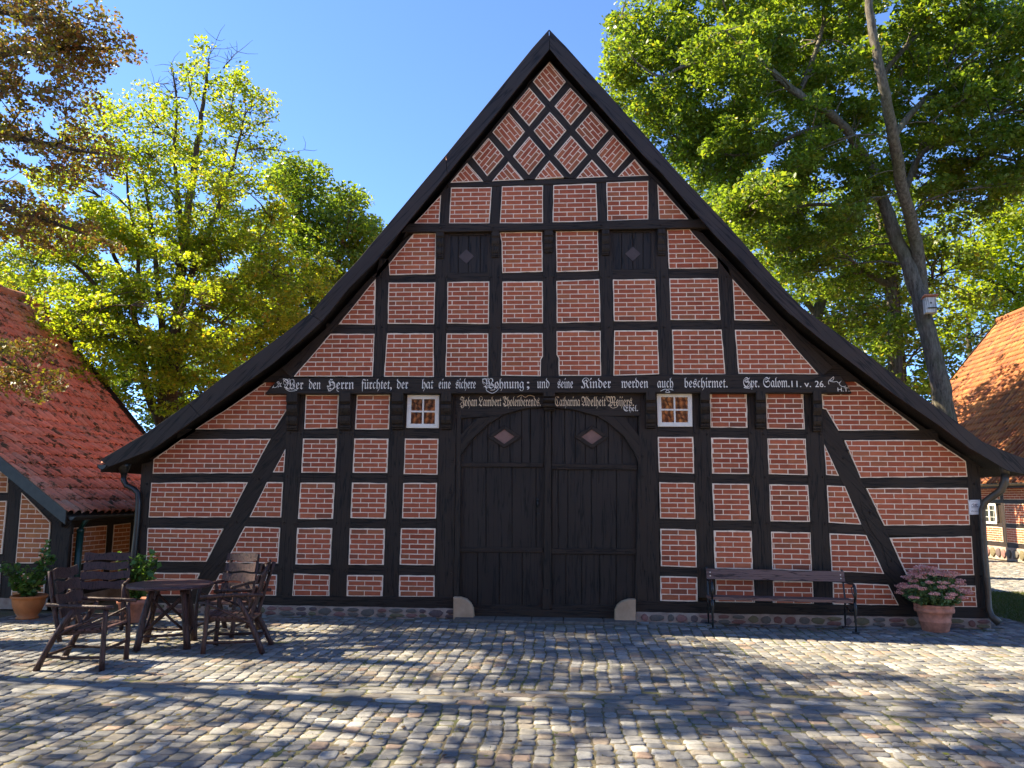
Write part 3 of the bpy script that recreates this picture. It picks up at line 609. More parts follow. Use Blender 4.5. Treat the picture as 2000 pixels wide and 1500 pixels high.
def leaf(x0, x1, up_c, mid_c, low_c, led, dcx, dcy, oh, ow, ih, iw):
    g = planks(x0, x1, up_c, 796, led[0][1]+4)
    for mm in (planks(x0, x1, mid_c, led[0][1]+5, led[1][1]+4), planks(x0, x1, low_c, led[1][1]+5, 1192)): g.add(mm.v, mm.f)
    g = g.build('gate_leaf', M['door'], house)
    for (a, y, h) in led+[((x0, x1), 1181, 10)]:
        xa, xb = a; m = MB(); q = [PD.to2(xa, y), PD.to2(xb, y+1), PD.to2(xb, y+h+1), PD.to2(xa, y+h)]
        m.prism([PD.to3(w, .035) for w in q[::-1]], (0, .045, 0), 0, .006); 
        for i in range(9):
            w = q[0][0]+(q[1][0]-q[0][0])*(i+.5)/9; c = Vector((w, PD.off-.035, (q[0][1]+q[3][1])/2+rng.uniform(-.008, .008))); m.tube([c, c+Vector((0, -.006, 0))], [.009, .005], 6)
        m.build('ledge', M['wh'], g)
    # diamond light with a mitred frame
    o = [(dcx-ow, dcy), (dcx, dcy-oh), (dcx+ow, dcy), (dcx, dcy+oh)]; i = [(dcx-iw, dcy), (dcx, dcy-ih), (dcx+iw, dcy), (dcx, dcy+ih)]
    m = MB()
    for a in range(4):
        b = (a+1) % 4; q = [PD.to2(*o[a]), PD.to2(*o[b]), PD.to2(*i[b]), PD.to2(*i[a])]
        m.prism([PD.to3(w, .035) for w in q[::-1]], (0, .03, 0), 0, .004)
    m.build('diamond_frame', M['wd'], g)
    m = MB(); m.prism([PD.to3(PD.to2(*w), .014) for w in i[::-1]], (0, .008, 0)); m.build('diamond_pane', M['reflpane'], g)
    return g
g1 = leaf(897, 1064, [922, 953, 975, 996, 1019, 1036], [949, 1000, 1047], [933, 975, 1020], [((897, 1061), 903, 9), ((896, 1060), 1069, 9)], 985, 853, 22, 34, 14.5, 20.5)
g2 = leaf(1077, 1246, [1103, 1124, 1143, 1165, 1188, 1215], [1090, 1109, 1155, 1204], [1105, 1136, 1171, 1203], [((1077, 1244), 906, 11), ((1077, 1247), 1071, 11)], 1156, 853.5, 22.5, 34.5, 14.5, 21)
m = MB(); q = [PD.to2(1064, 800), PD.to2(1076, 800), PD.to2(1077.5, 1188), PD.to2(1062, 1188)]; m.prism([PD.to3(w, .045) for w in q[::-1]], (0, .07, 0), 0, .006)
q = [PD.to2(1060, 1150), PD.to2(1074, 1150), PD.to2(1074, 1190), PD.to2(1058, 1190)]; m.prism([PD.to3(w, .058) for w in q[::-1]], (0, .05, 0), 0, .006); m.build('gate_center_post', M['wv'], house)
c = PD.to3(PD.to2(1050, 976), .02)
m = MB(); m.tube([c, c+Vector((0, -.03, 0))], .017, 12); m.box(c+Vector((0, -.004, -.06)), (.02, .008, .12)); m.tube([c+Vector((-.01, -.01, -.22)), c+Vector((.03, -.02, -.22))], .008, 6); m.build('gate_latch', M['iron'], g1, True)

# white casement windows
def window(px, pl, parent, cols=2, rows=2, fr=.068, mt=.026, out=.028):
    q = [Vector(pl.to2(*a)) for a in px]
    tl, tr, br, bl = q
    def bil(u, v): return tuple((tl.lerp(tr, u)).lerp(bl.lerp(br, u), v))
    w = (tr-tl).length; h = (tl-bl).length; fu, fv = fr/w, fr/h
    f = MB()
    for a in (((0, 0), (1, 0), (1-fu, fv), (fu, fv)), ((1, 0), (1, 1), (1-fu, 1-fv), (1-fu, fv)), ((1, 1), (0, 1), (fu, 1-fv), (1-fu, 1-fv)), ((0, 1), (0, 0), (fu, fv), (fu, 1-fv))):
        f.prism([pl.to3(bil(*b), out) for b in a], pl.back(out+.03), 0, .004)
    f = f.build('window', M['white'], parent)
    m = MB()
    for i in range(1, cols): u = i/cols; du = mt/w/2; m.prism([pl.to3(bil(u-du, fv), out-.006), pl.to3(bil(u+du, fv), out-.006), pl.to3(bil(u+du, 1-fv), out-.006), pl.to3(bil(u-du, 1-fv), out-.006)], pl.back(.02))
    for i in range(1, rows): v = i/rows; dv = mt/h/2; m.prism([pl.to3(bil(fu, v-dv), out-.009), pl.to3(bil(1-fu, v-dv), out-.009), pl.to3(bil(1-fu, v+dv), out-.009), pl.to3(bil(fu, v+dv), out-.009)], pl.back(.015))
    m.build('muntin', M['white'], f)
    m = MB()
    for i in range(cols):
        for j in range(rows):
            a0, a1 = fu+(1-2*fu)*i/cols, fu+(1-2*fu)*(i+1)/cols; b0, b1 = fv+(1-2*fv)*j/rows, fv+(1-2*fv)*(j+1)/rows
            t = [rng.uniform(-.0012, .0012) for _ in range(4)]
            m.prism([pl.to3(bil(*s), out-.018+t[k]) for k, s in enumerate(((a0, b0), (a1, b0), (a1, b1), (a0, b1)))], pl.back(.004))
    m.build('pane', M['glass'], f)
    return f
window(A['C1'], P0, house); window(A['D1'], P0, house)

# loft hatches
PH = Plane('Y', -.085)
def hatch(px, cuts, dc):
    tl, tr, br, bl = px; m = MB(); xs = [tl[0]]+cuts+[tr[0]]
    for a, b in zip(xs, xs[1:]):
        q = [PH.to2(a, tl[1]), PH.to2(b, tr[1]), PH.to2(b, br[1]), PH.to2(a, bl[1])]; q = [(q[0][0]+.0045, q[0][1]), (q[1][0]-.0045, q[1][1]), (q[2][0]-.0045, q[2][1]), (q[3][0]+.0045, q[3][1])]
        m.prism([PH.to3(w, rng.uniform(-.002, .003)) for w in q[::-1]], (0, .02, 0), 0, .004)
    h = m.build('loft_hatch', M['door'], house)
    x, y = dc; m = MB(); m.prism([PH.to3(PH.to2(*w), .008) for w in ((x-15, y), (x, y-14), (x+15, y), (x, y+14))][::-1], (0, .01, 0)); m.build('diamond_inset', M['hatchpane'], h)
    fr = MB()
    x0, x1, y0, y1 = tl[0], tr[0], tl[1], bl[1]
    for q in (((x0-3, y0-3), (x1+3, y0-3), (x1+3, y0+3), (x0-3, y0+3)), ((x0-3, y0), (x0+4, y0), (x0+4, y1), (x0-3, y1)), ((x1-4, y0), (x1+3, y0), (x1+3, y1), (x1-4, y1))):
        fr.prism([P1.to3(P1.to2(*w), .004+.003*(q[0][1] == y0)) for w in q[::-1]], (0, .04, 0))
    fr.build('hatch_frame', M['wv'], h)
hatch([(875, 457), (956, 456), (956, 534), (875, 535)], [895, 915, 938], (911, 501)); hatch([(1194, 451), (1276, 450), (1278, 526), (1197, 528)], [1214, 1236, 1256], (1236, 496))

# lettering, laid on the beam as thin painted mesh letters
FR_L = {c: chr(0x1D51E+ord(c)-97) for c in 'abcdefghijklmnopqrstuvwxyz'}
FR_U = {c: chr(0x1D504+ord(c)-65) for c in 'ABCDEFGHIJKLMNOPQRSTUVWXYZ'}
FR_U.update({'C': '\u212D', 'H': '\u210C', 'I': '\u2111', 'R': '\u211C', 'Z': '\u2128'})
def letters(word, l, r, ybase, ys, pl, parent, mk, plain=False, out=.003):
    """word set in black letter between pixel columns l and r, x-height of ys pixels, on plane pl"""
    cu = bpy.data.curves.new('lettering', 'FONT'); s = ''
    for ch in word: s += ch if plain else FR_L.get(ch, FR_U.get(ch, {'ü': FR_L['u']}.get(ch, ch)))
    cu.body = s; cu.size = 1; cu.offset = .001 if not plain else .002; cu.resolution_u = 3; cu.extrude = 0
    o = bpy.data.objects.new('lettering', cu); C.objects.link(o)
    bpy.context.view_layer.update()
    me = bpy.data.meshes.new_from_object(o.evaluated_get(bpy.context.evaluated_depsgraph_get())); bpy.data.objects.remove(o)
    n = len(me.vertices); co = np.empty(n*3, np.float32); me.vertices.foreach_get('co', co); co = co.reshape(-1, 3)
    x0, x1 = co[:, 0].min(), co[:, 0].max(); a = pl.to2(l, ybase); b = pl.to2(r, ybase-(r-l)*.001); c = pl.to2(l, ybase-ys)
    sx = (b[0]-a[0])/(x1-x0); sz = (c[1]-a[1])/.48
    X = a[0]+(co[:, 0]-x0)*sx; Z = a[1]+(b[1]-a[1])*(co[:, 0]-x0)/(x1-x0)+co[:, 1]*sz
    out3 = np.stack([X, np.full(n, pl.off-out), Z], 1); me.vertices.foreach_set('co', out3.astype(np.float32).ravel()); me.update()
    me.materials.clear(); me.materials.append(M[mk]); q = bpy.data.objects.new('lettering', me); C.objects.link(q); q.parent = parent
    if 'ü' in word:
        m = MB(); i = word.index('ü'); fx = l+(r-l)*(i+.45)/len(word)
        for d in (-2.2, 2.2): w = pl.to2(fx+d, ybase-ys-4); m.prism([pl.to3((w[0]+ex, w[1]+ez), out) for ex, ez in ((-.012, 0), (0, .013), (.012, 0), (0, -.013))][::-1], (0, .002, 0))
        m.build('umlaut', M[mk], parent)
    return q
for w, l, r in (('Wer', 553, 592), ('den', 603, 626), ('Herrn', 638, 691), ('fürchtet,', 706, 765), ('der', 775, 797), ('hat', 824, 846), ('eine', 857, 880), ('sichere', 890, 929), ('Wohnung', 942, 1023), (';', 1029, 1034), ('und', 1049, 1073), ('seine', 1089, 1119), ('Kinder', 1135, 1193), ('werden', 1214, 1266), ('auch', 1284, 1315), ('beschirmet.', 1337, 1421), ('Spr.', 1452, 1483), ('Salom.', 1491, 1542)):
    letters(w, l, r, 760-(l-550)*.0040, 13, PBm, beam, 'letter')
for w, l, r in (('11.', 1546, 1565), ('v.', 1571, 1584), ('26.', 1592, 1612)): letters(w, l, r, 756, 8.5, PBm, beam, 'letter', True)
letters('H.T.', 1636, 1659, 764.5, 5.2, PBm, beam, 'letter', True)
PL = Plane('Y', -.022)
for w, l, r in (('Johan', 899, 932), ('Lambert', 935, 979), ('Tholenberends.', 982, 1056), ('Catharina', 1084, 1133), ('Adelheit', 1136, 1183), ('Meijers.', 1186, 1238)): letters(w, l, r, 793, 12.5, PL, house, 'letter2', out=.004)
letters('Ehel.', 1218, 1246, 803, 8, PL, house, 'letter', out=.004)
def flourish(pts, pl, parent, w=.0075, mk='letter', out=.003):
    m = MB(); q = [Vector(pl.to2(*p)) for p in pts]
    # smooth with a simple Catmull-Rom
    s = []
    for i in range(len(q)-1):
        p0, p1, p2, p3 = q[max(i-1, 0)], q[i], q[i+1], q[min(i+2, len(q)-1)]
        for k in range(5): t = k/5; s.append(.5*((2*p1)+(p2-p0)*t+(2*p0-5*p1+4*p2-p3)*t*t+(3*p1-p0-3*p2+p3)*t**3))
    s.append(q[-1])
    L = []
    for i, p in enumerate(s):
        d = (s[min(i+1, len(s)-1)]-s[max(i-1, 0)]); d = d.normalized() if d.length > 1e-6 else Vector((1, 0)); n = Vector((-d.y, d.x))*w/2; L.append((p+n, p-n))
    for i in range(len(L)-1): m.add([pl.to3(a, out) for a in (L[i][0], L[i+1][0], L[i+1][1], L[i][1])], [(0, 1, 2, 3)])
    return m.build('flourish', M[mk], parent)
flourish([(532, 758), (535, 753), (534, 757), (540, 756), (544, 750), (541, 747), (545, 746), (546, 750), (550, 748), (547, 752), (550, 755), (545, 754), (543, 757)], PBm, beam)
flourish([(561, 741), (553, 740), (558, 746), (566, 750), (566, 760), (556, 757), (560, 749), (570, 741), (576, 748), (572, 758), (580, 762), (566, 764), (558, 760)], PBm, beam)
flourish([(648, 741), (643, 744), (650, 748), (654, 752), (646, 752), (640, 757), (645, 763), (654, 757), (660, 752), (658, 762), (662, 765)], PBm, beam)
flourish([(953, 742), (943, 740), (945, 747), (956, 750), (968, 753), (973, 760), (962, 768), (950, 762), (953, 753), (964, 754), (966, 761), (958, 762)], PBm, beam)
flourish([(1290, 764), (1300, 760), (1308, 766), (1300, 766), (1306, 760), (1315, 762)], PBm, beam)
flourish([(1461, 741), (1454, 744), (1462, 748), (1458, 755), (1453, 757), (1464, 758), (1466, 750), (1460, 745)], PBm, beam)
flourish([(1619, 751), (1618, 745), (1622, 741), (1628, 736), (1627, 742), (1620, 744), (1628, 746), (1634, 745), (1638, 748), (1643, 744), (1639, 750), (1645, 755), (1652, 754)], PBm, beam)
for pts in ([(1190, 776), (1184, 774), (1186, 781), (1196, 786), (1207, 786), (1206, 794), (1196, 797), (1190, 790), (1198, 785)], [(1010, 776), (1018, 772), (1026, 776), (1034, 772), (1044, 775)], [(988, 774), (982, 776), (990, 781), (996, 787), (986, 794), (984, 789)], [(903, 776), (899, 780), (908, 783), (906, 793), (899, 790), (903, 785)]):
    flourish(pts, PL, house, .006, 'letter2', .004)

# plinth of field stones
def stone_blob(m, c, rx, rz, pl, n=9, out=.02, mi=1, base=.0):
    a0 = rng.random()*6; pts = []
    for i in range(n):
        t = a0+2*math.pi*i/n; s = rng.uniform(.82, 1.1); pts.append((c[0]+rx*s*math.cos(t), c[1]+rz*s*math.sin(t)))
    v = [pl.to3(p, base-.004) for p in pts]+[pl.to3((c[0]+(p[0]-c[0])*.88, c[1]+(p[1]-c[1])*.88), base+out*.75) for p in pts]+[pl.to3((c[0]+(p[0]-c[0])*.5, c[1]+(p[1]-c[1])*.5), base+out) for p in pts]+[pl.to3(c, base+out*1.05)]
    f = []
    for r in (0, 1): f += [(r*n+i, r*n+(i+1) % n, (r+1)*n+(i+1) % n, (r+1)*n+i) for i in range(n)]
    f += [(2*n+i, 2*n+(i+1) % n, 3*n) for i in range(n)]
    m.add(v, f, mi)
PP = Plane('Y', -.03)
def plinth(x0, x1, ztop, parent, pl=PP, th=.3):
    m = MB(); k = int((x1-x0)/.12); top = [(x0+(x1-x0)*i/k, ztop+rng.uniform(-.006, .003)) for i in range(k+1)]
    m.prism([pl.to3(a) for a in [(x0, -.14), (x1, -.14)]+top[::-1]], pl.back(th), 0)
    x = x0+.08; ztop = ztop-.012
    while x < x1-.06:
        w = rng.uniform(.08, .22); h = ztop; g0 = -.08
        if rng.random() < .5: stone_blob(m, (x+w/2, h*.52+g0*.5), w*.62, (h-g0)*.42, pl)
        else:
            stone_blob(m, (x+w/2, g0+(h-g0)*.74), w*.62, (h-g0)*.23, pl); stone_blob(m, (x+w/2+rng.uniform(-.02, .02), g0+(h-g0)*.25), w*.66, (h-g0)*.24, pl)
        x += w*1.16+.03
    return m.build('stone_plinth', [M['pmortar'], M['fstone']], parent)
zs = P0.to2(700, 1187)[1]
plinth(xl, P0.to2(886, 1190)[0], zs+.02, house); zs2 = P0.to2(1560, 1203)[1]; plinth(P0.to2(1242, 1190)[0], xr+.02, zs2+.02, house)

# gutters and downpipes of the farmhouse
def half_gutter(p0, p1, r, name, mk, parent):
    m = MB(); p0, p1 = Vector(p0), Vector(p1); d = (p1-p0).normalized(); side = d.cross(Vector((0, 0, 1))).normalized(); n = 9; V = []
    for p in (p0, p1):
        for rr in (r, r-.006):
            for i in range(n+1): t = math.pi+math.pi*i/n; V.append(p+side*math.cos(t)*rr+Vector((0, 0, 1))*math.sin(t)*rr)
    k = n+1; f = []
    for i in range(n): f += [(i, i+1, 2*k+i+1, 2*k+i), (k+i+1, k+i, 3*k+i, 3*k+i+1), (i, k+i, k+i+1, i+1), (2*k+i, 2*k+i+1, 3*k+i+1, 3*k+i)]
    f += [tuple(range(k))]
    m.add(V, f); m.tube([p0+side*r, p1+side*r], .009, 6); m.tube([p0-side*r, p1-side*r], .009, 6)
    return m.build(name, M[mk], parent, False)
eL = oL[0]; eR = oR[-1]
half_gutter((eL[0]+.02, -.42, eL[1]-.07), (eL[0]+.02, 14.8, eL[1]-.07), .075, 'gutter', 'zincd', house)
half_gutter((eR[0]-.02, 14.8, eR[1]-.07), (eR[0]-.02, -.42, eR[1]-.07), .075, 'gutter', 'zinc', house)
p = [atY(a, b, y) for a, b, y in ((242, 911, -.05), (242, 926, -.05), (241, 938, -.05), (247, 948, -.05), (262, 955, -.05), (269, 963, -.05), (270.5, 980, -.05), (268, 1022, -.05), (262, 1080, -.05), (254, 1170, -.05))]
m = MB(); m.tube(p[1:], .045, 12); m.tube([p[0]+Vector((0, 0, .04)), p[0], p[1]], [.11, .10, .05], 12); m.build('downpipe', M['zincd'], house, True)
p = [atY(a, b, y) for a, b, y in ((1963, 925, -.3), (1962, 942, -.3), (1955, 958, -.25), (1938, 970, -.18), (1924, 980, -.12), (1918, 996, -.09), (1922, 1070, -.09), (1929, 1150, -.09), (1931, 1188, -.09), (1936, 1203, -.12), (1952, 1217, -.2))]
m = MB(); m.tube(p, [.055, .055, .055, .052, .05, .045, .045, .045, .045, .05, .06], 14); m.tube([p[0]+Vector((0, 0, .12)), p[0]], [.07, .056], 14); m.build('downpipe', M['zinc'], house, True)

# small sign on the right corner post
m = MB(); sp = [atY(a, b, -.035) for a, b in ((1891.5, 976.5), (1914, 976), (1916, 1004.5), (1894, 1005.5))]
m.prism(sp[::-1], (0, .006, 0), 0, .001)
sg = m.build('sign_plate', M['plate']); tag(sg, 'small white plate with a blue emblem screwed to the right corner post', 'sign', kind=None)
def onsg(u, v, e=.0025): return sp[0].lerp(sp[1], u).lerp(sp[3].lerp(sp[2], u), v)+Vector((0, -e, 0))
m = MB()
m.add([onsg(.2, .455), onsg(.83, .455), onsg(.83, .50), onsg(.2, .50)], [(0, 1, 2, 3)])
ar = [(.2+.31*(1-math.cos(t)), .40-.16*math.sin(t)) for t in np.linspace(0, math.pi, 13)]
for a, b in zip(ar[:5]+ar[8:], ar[1:6]+ar[9:]): m.add([onsg(a[0], a[1]), onsg(b[0], b[1]), onsg(b[0], b[1]+.03), onsg(a[0], a[1]+.03)], [(0, 1, 2, 3)])
def stroke(m, a, b, w=.035): d = Vector((b[0]-a[0], b[1]-a[1])); n = Vector((-d.y, d.x)).normalized()*w/2; m.add([onsg(a[0]+n.x, a[1]+n.y), onsg(b[0]+n.x, b[1]+n.y), onsg(b[0]-n.x, b[1]-n.y), onsg(a[0]-n.x, a[1]-n.y)], [(0, 1, 2, 3)])
for a, b in (((.36, .30), (.43, .42)), ((.43, .42), (.50, .30)), ((.56, .42), (.56, .30)), ((.56, .30), (.66, .31)), ((.66, .31), (.65, .36)), ((.65, .36), (.56, .365)), ((.60, .365), (.69, .42))): stroke(m, a, b)
m.build('emblem', M['ink'], sg)
m = MB()
for a, b, w in (((.18, .75), (.34, .75), .05), ((.18, .75), (.18, .82), .04), ((.34, .75), (.34, .82), .04), ((.42, .76), (.72, .76), .02), ((.42, .80), (.85, .80), .02), ((.2, .56), (.82, .56), .012), ((.2, .12), (.7, .12), .015)): stroke(m, a, b, w)
for u, v in ((.1, .05), (.9, .05), (.1, .95), (.9, .95)): c = onsg(u, v); m.tube([c+Vector((0, .002, 0)), c+Vector((0, -.003, 0))], .006, 8)
m.build('small_print', M['inkg'], sg)

# sandstone guard stones beside the gate
for px, lab in (([(885, 1167), (899, 1167), (911, 1171), (919, 1179), (924, 1190), (925.5, 1212), (885, 1212)], 'rounded sandstone guard stone at the left foot of the gate'),
                ([(1242, 1171), (1228, 1171), (1215, 1175), (1206, 1182), (1201, 1193), (1200.5, 1219), (1242, 1219)], 'rounded sandstone guard stone at the right foot of the gate, nearer the bench')):
    pg = Plane('Y', -.16); q = [pg.to2(*a) for a in px]; q = [(x, max(z, -.09)) for x, z in q]
    if area2(q) < 0: q = q[::-1]
    m = MB(); m.prism([pg.to3(a) for a in q], (0, .13, 0), 0, .012); tag(m.build('guard_stone', M['sand']), lab, 'guard stone', 'guard stones at the gate')

# ---------------------------------------------------------------- left outbuilding
lb = thing('brick_outbuilding', (-10.3, 3, 0), 0, 'low brick outbuilding with mossy red pantile roof, left of the big gable', 'outbuilding')
lbp = [(-7.58, 1.47), (-10.03, 3.22), (-12.97, 6.47)]; LY0, LY1 = -.42, 6.1; LX = -7.8
def at0(o, root): o.parent = root; o.matrix_parent_inverse = Matrix.Translation(root.location).inverted(); return o
class Sub:                        # adapter: build in world coordinates, parent to the thing
    def __init__(s, root): s.root = root
def reroot(fn, root):
    before = set(bpy.data.objects); r = fn(); 
    for o in set(bpy.data.objects)-before:
        if o.parent is root or o.parent is None: at0(o, root)
    return r
def build_left():
    m = MB()
    gl = [(-7.8, 0), (-7.8, 1.50), (-10.03, 3.08), (-12.97, 6.3), (-15.9, 3.08), (-18.1, 1.5), (-18.1, 0)]
    m.prism([(x, -.06, z) for x, z in gl], (0, 6.1, 0))
    m.build('wall_core', M['wv'], lb)
    rf = MB()
    for a, b in zip(lbp, lbp[1:]):
        for s in (0, 1):
            fx = (lambda x: x) if not s else (lambda x: -25.94-x)
            rf.prism([(fx(a[0]), LY0+.03, a[1]-.03), (fx(b[0]), LY0+.03, b[1]-.03), (fx(b[0]), LY0+.03, b[1]-.12), (fx(a[0]), LY0+.03, a[1]-.12)][::(-1 if s else 1)], (0, LY1-LY0-.03, 0))
    rf = rf.build('roof', M['wd'], lb)
    slope_tiles('roof_tiles', LY0+.02, LY1, lbp, 'tileL', rf, tw=.21, th=.33)
    slope_tiles('roof_tiles', LY0+.02, LY1, [(-25.94-x, z) for x, z in lbp], 'tileL', rf, tw=.21, th=.33)
    m = MB(); m.tube([(-12.97, y, 6.52+.02*math.sin(y*5)) for y in np.arange(LY0, LY1+.1, .3)], .12, 10); m.build('ridge_tiles', M['tileL'], rf)
    pv = Plane('Y', LY0)
    for pr in (lbp, [(-25.94-x, z) for x, z in lbp]):
        m = MB()
        for a, b in zip(pr, pr[1:]): m.prism([(a[0], LY0-.0, a[1]+.04), (b[0], LY0-.0, b[1]+.04), (b[0], LY0, b[1]-.17), (a[0], LY0, a[1]-.17)], (0, .03, 0))
        m.build('verge_board', M['zincd'] if pr is lbp else M['wd'], lb)
        m = MB()
        for a, b in zip(pr, pr[1:]): m.prism([(a[0]-(.12 if pr is lbp else -.12), -.08, a[1]-.10), (b[0], -.08, b[1]-.14), (b[0], -.08, b[1]-.42), (a[0]-(.12 if pr is lbp else -.12), -.08, a[1]-.34)], (0, .08, 0))
        m.build('rafter', M['wd'], lb)
        m = MB()
        for a, b in zip(pr, pr[1:]): m.prism([(a[0], LY1, a[1]+.07), (b[0], LY1, b[1]+.07), (b[0], LY1, b[1]-.14), (a[0], LY1, a[1]-.14)], (0, .03, 0))
        m.build('verge_board', M['wd'], lb)
    pg = Plane('Y', -.07); ps = Plane('X', LX, 1)
    for q in ([(43, 962), (99, 1020), (92, 1100), (31, 1100)], [(27, 1120), (90, 1120), (86, 1166), (22, 1166)], [(-40, 900), (17, 925), (15, 962), (-45, 962)], [(-48, 978), (14, 978), (4, 1082), (-55, 1082)], [(-60, 1100), (2, 1102), (-2, 1166), (-66, 1166)]):
        infill(pg, q, lb, bm='brick2', out=.012, bh=.077)
    for q in ([(19, 930), (45, 950), (29, 1168), (3, 1168)], [(103, 1015), (140, 1012), (124, 1172), (90, 1172)]): timber(pg, q, lb, 'timber_post', 'wv', .008, .05, rag=.002)
    for q in ([(-60, 962), (20, 962), (20, 979), (-60, 979)], [(-60, 1083), (8, 1084), (8, 1102), (-60, 1101)], [(26, 1101), (97, 1101), (97, 1119), (26, 1119)], [(-70, 1166), (130, 1166), (130, 1182), (-70, 1182)]): timber(pg, q, lb, 'timber_rail', 'wh', 0, .05, rag=.002)
    for q in ([(142, 1031), (208, 1026), (204, 1087), (137, 1108)], [(222, 1025), (254, 1021), (251, 1078), (217, 1084)], [(133, 1122), (202, 1101), (199, 1140), (130, 1160)], [(215, 1098), (250, 1090), (247, 1126), (211, 1136)]):
        infill(ps, q, lb, bm='brick2', out=.012, bh=.077)
    timber(ps, [(208, 1018), (222, 1017), (212, 1150), (199, 1155)], lb, 'timber_post', 'wv', .008, .05, rag=.002)
    for q in ([(120, 1017), (280, 1008), (280, 1019), (120, 1030)], [(125, 1108), (260, 1079), (260, 1092), (125, 1123)], [(120, 1162), (260, 1127), (260, 1140), (120, 1178)]): timber(ps, q, lb, 'timber_rail', 'wy', .003, .05, rag=.002)
    m = MB(); m.prism([(-7.76, -.10, -.05), (-7.76, 6.0, -.05), (-7.76, 6.0, .12), (-7.76, -.10, .12)], (-.2, 0, 0)); m.prism([(-18.1, -.10, -.05), (-7.77, -.10, -.05), (-7.77, -.10, .12), (-18.1, -.10, .12)], (0, .2, 0)); m.build('stone_plinth', M['pmortar'], lb)
    half_gutter((-7.52, LY0+.05, 1.42), (-7.52, LY1, 1.42), .06, 'gutter', 'zincd', lb)
    for yy in (.12, 1.98):
        g = MB(); g.tube([(-7.66, yy, -.1), (-7.66, yy, 1.16)], .055, 12); g.tube([(-7.66, yy, 1.16), (-7.66, yy, 1.20), (-7.66, yy, 1.235)], [.062, .062, .02], 12); g.tube([(-7.66, yy, 1.22), (-7.60, yy, 1.32), (-7.53, yy, 1.40)], .035, 8)
        g.build('standpipe', M['green'], lb, True)
_o = [o for o in ()]
def with_world_root(root, fn):
    loc = root.location.copy(); root.location = (0, 0, 0); before = set(bpy.data.objects); fn()
    for o in set(bpy.data.objects)-before:
        if o.parent is root:
            if o.type == 'MESH': o.data.transform(Matrix.Translation(-loc))
            else: o.location -= loc
    new = set(bpy.data.objects)-before
    for o in new:
        if o.parent in new and o.type == 'MESH': o.data.transform(Matrix.Translation(-loc))
    root.location = loc
with_world_root(lb, build_left)

# ---------------------------------------------------------------- right outbuilding, farther back
rb = thing('tiled_barn', (20.5, 15, 0), 0, 'barn with sunlit orange pantile roof and white window, right of the big gable', 'barn')
RY0, RY1 = 5.0, 24.2; RX = 14.45; rbp = [(14.0, 2.36), (18.3, 7.52), (20.51, 10.12)]
def build_right():
    m = MB(); m.prism([(x, RY0+.3, z) for x, z in ((14.5, 0), (14.5, 2.75), (18.3, 7.3), (20.51, 9.9), (22.7, 7.3), (26.5, 2.75), (26.5, 0))], (0, RY1-RY0-.6, 0)); m.build('wall_core', M['wv'], rb)
    rf = MB()
    for a, b in zip(rbp, rbp[1:]):
        for s in (0, 1):
            fx = (lambda x: x) if not s else (lambda x: 41.02-x)
            rf.prism([(fx(a[0]), RY0, a[1]-.03), (fx(b[0]), RY0, b[1]-.03), (fx(b[0]), RY0, b[1]-.14), (fx(a[0]), RY0, a[1]-.14)], (0, RY1-RY0, 0))
    rf = rf.build('roof', M['wd'], rb)
    slope_tiles('roof_tiles', RY0, RY1, rbp, 'tileR', rf, tw=.23, th=.34); slope_tiles('roof_tiles', RY0, RY1, [(41.02-x, z) for x, z in rbp], 'tileR', rf, tw=.23, th=.34)
    m = MB(); m.tube([(20.51, y, 10.17) for y in np.arange(RY0, RY1+.1, .4)], .13, 10); m.build('ridge_tiles', M['tileR'], rf)
    for Yv in (RY0-.03, RY1):
        for s in (0, 1):
            m = MB()
            for a, b in zip(rbp, rbp[1:]):
                fx = (lambda x: x) if not s else (lambda x: 41.02-x)
                m.prism([(fx(a[0]), Yv, a[1]+.07), (fx(b[0]), Yv, b[1]+.07), (fx(b[0]), Yv, b[1]-.18), (fx(a[0]), Yv, a[1]-.18)], (0, .03, 0))
            m.build('verge_board', M['zinc'], rb)
    ps = Plane('X', RX, -1)
    # bays along the side wall: posts every 1.6 m
    y = 6.04; z0, z1, z2, z3 = .42, 1.0, 1.72, 2.42
    zs_ = (.42, 1.02, 1.10, 1.72, 1.84, 2.40)
    while y < RY1-.6:
        timber(ps, [(y, .3), (y+.2, .3), (y+.2, 2.6), (y, 2.6)], rb, 'timber_post', 'wv', .008, .1, True)
        w = 1.35; a, b = y+.21, y+.21+w
        iswin = a < 14.7 < b or a < 8 < b
        for (c, d) in ((.52, .98), (1.12, 1.74), (1.88, 2.42)):
            if iswin and c == 1.12:
                window_at(ps, (a+b)/2, rb)
                continue
            infill(ps, [(a+.01, c), (b-.01, c), (b-.01, d), (a+.01, d)], rb, bm='brick', out=.012, is2=True)
        for zz in ((.34, .52), (.98, 1.12), (1.74, 1.88), (2.42, 2.6)): timber(ps, [(a-.01, zz[0]), (b+.01, zz[0]), (b+.01, zz[1]), (a-.01, zz[1])], rb, 'timber_rail', 'wy', 0, .1, True)
        y += w+.21
    m = MB(); m.prism([(RX-.06, RY0+.3, -.05), (RX-.06, RY1-.3, -.05), (RX-.06, RY1-.3, .36), (RX-.06, RY0+.3, .36)], (.3, 0, 0))
    pp = Plane('X', RX-.06, -1); y = RY0+.5
    while y < RY1-.6:
        w = rng.uniform(.2, .4); stone_blob(m, (y+w/2, .17), w*.55, .16, pp, out=.05); y += w+.03
    m.build('stone_plinth', [M['pmortar'], M['fstone']], rb)
    half_gutter((13.95, RY1, 2.36), (13.95, RY0, 2.36), .07, 'gutter', 'zinc', rb)
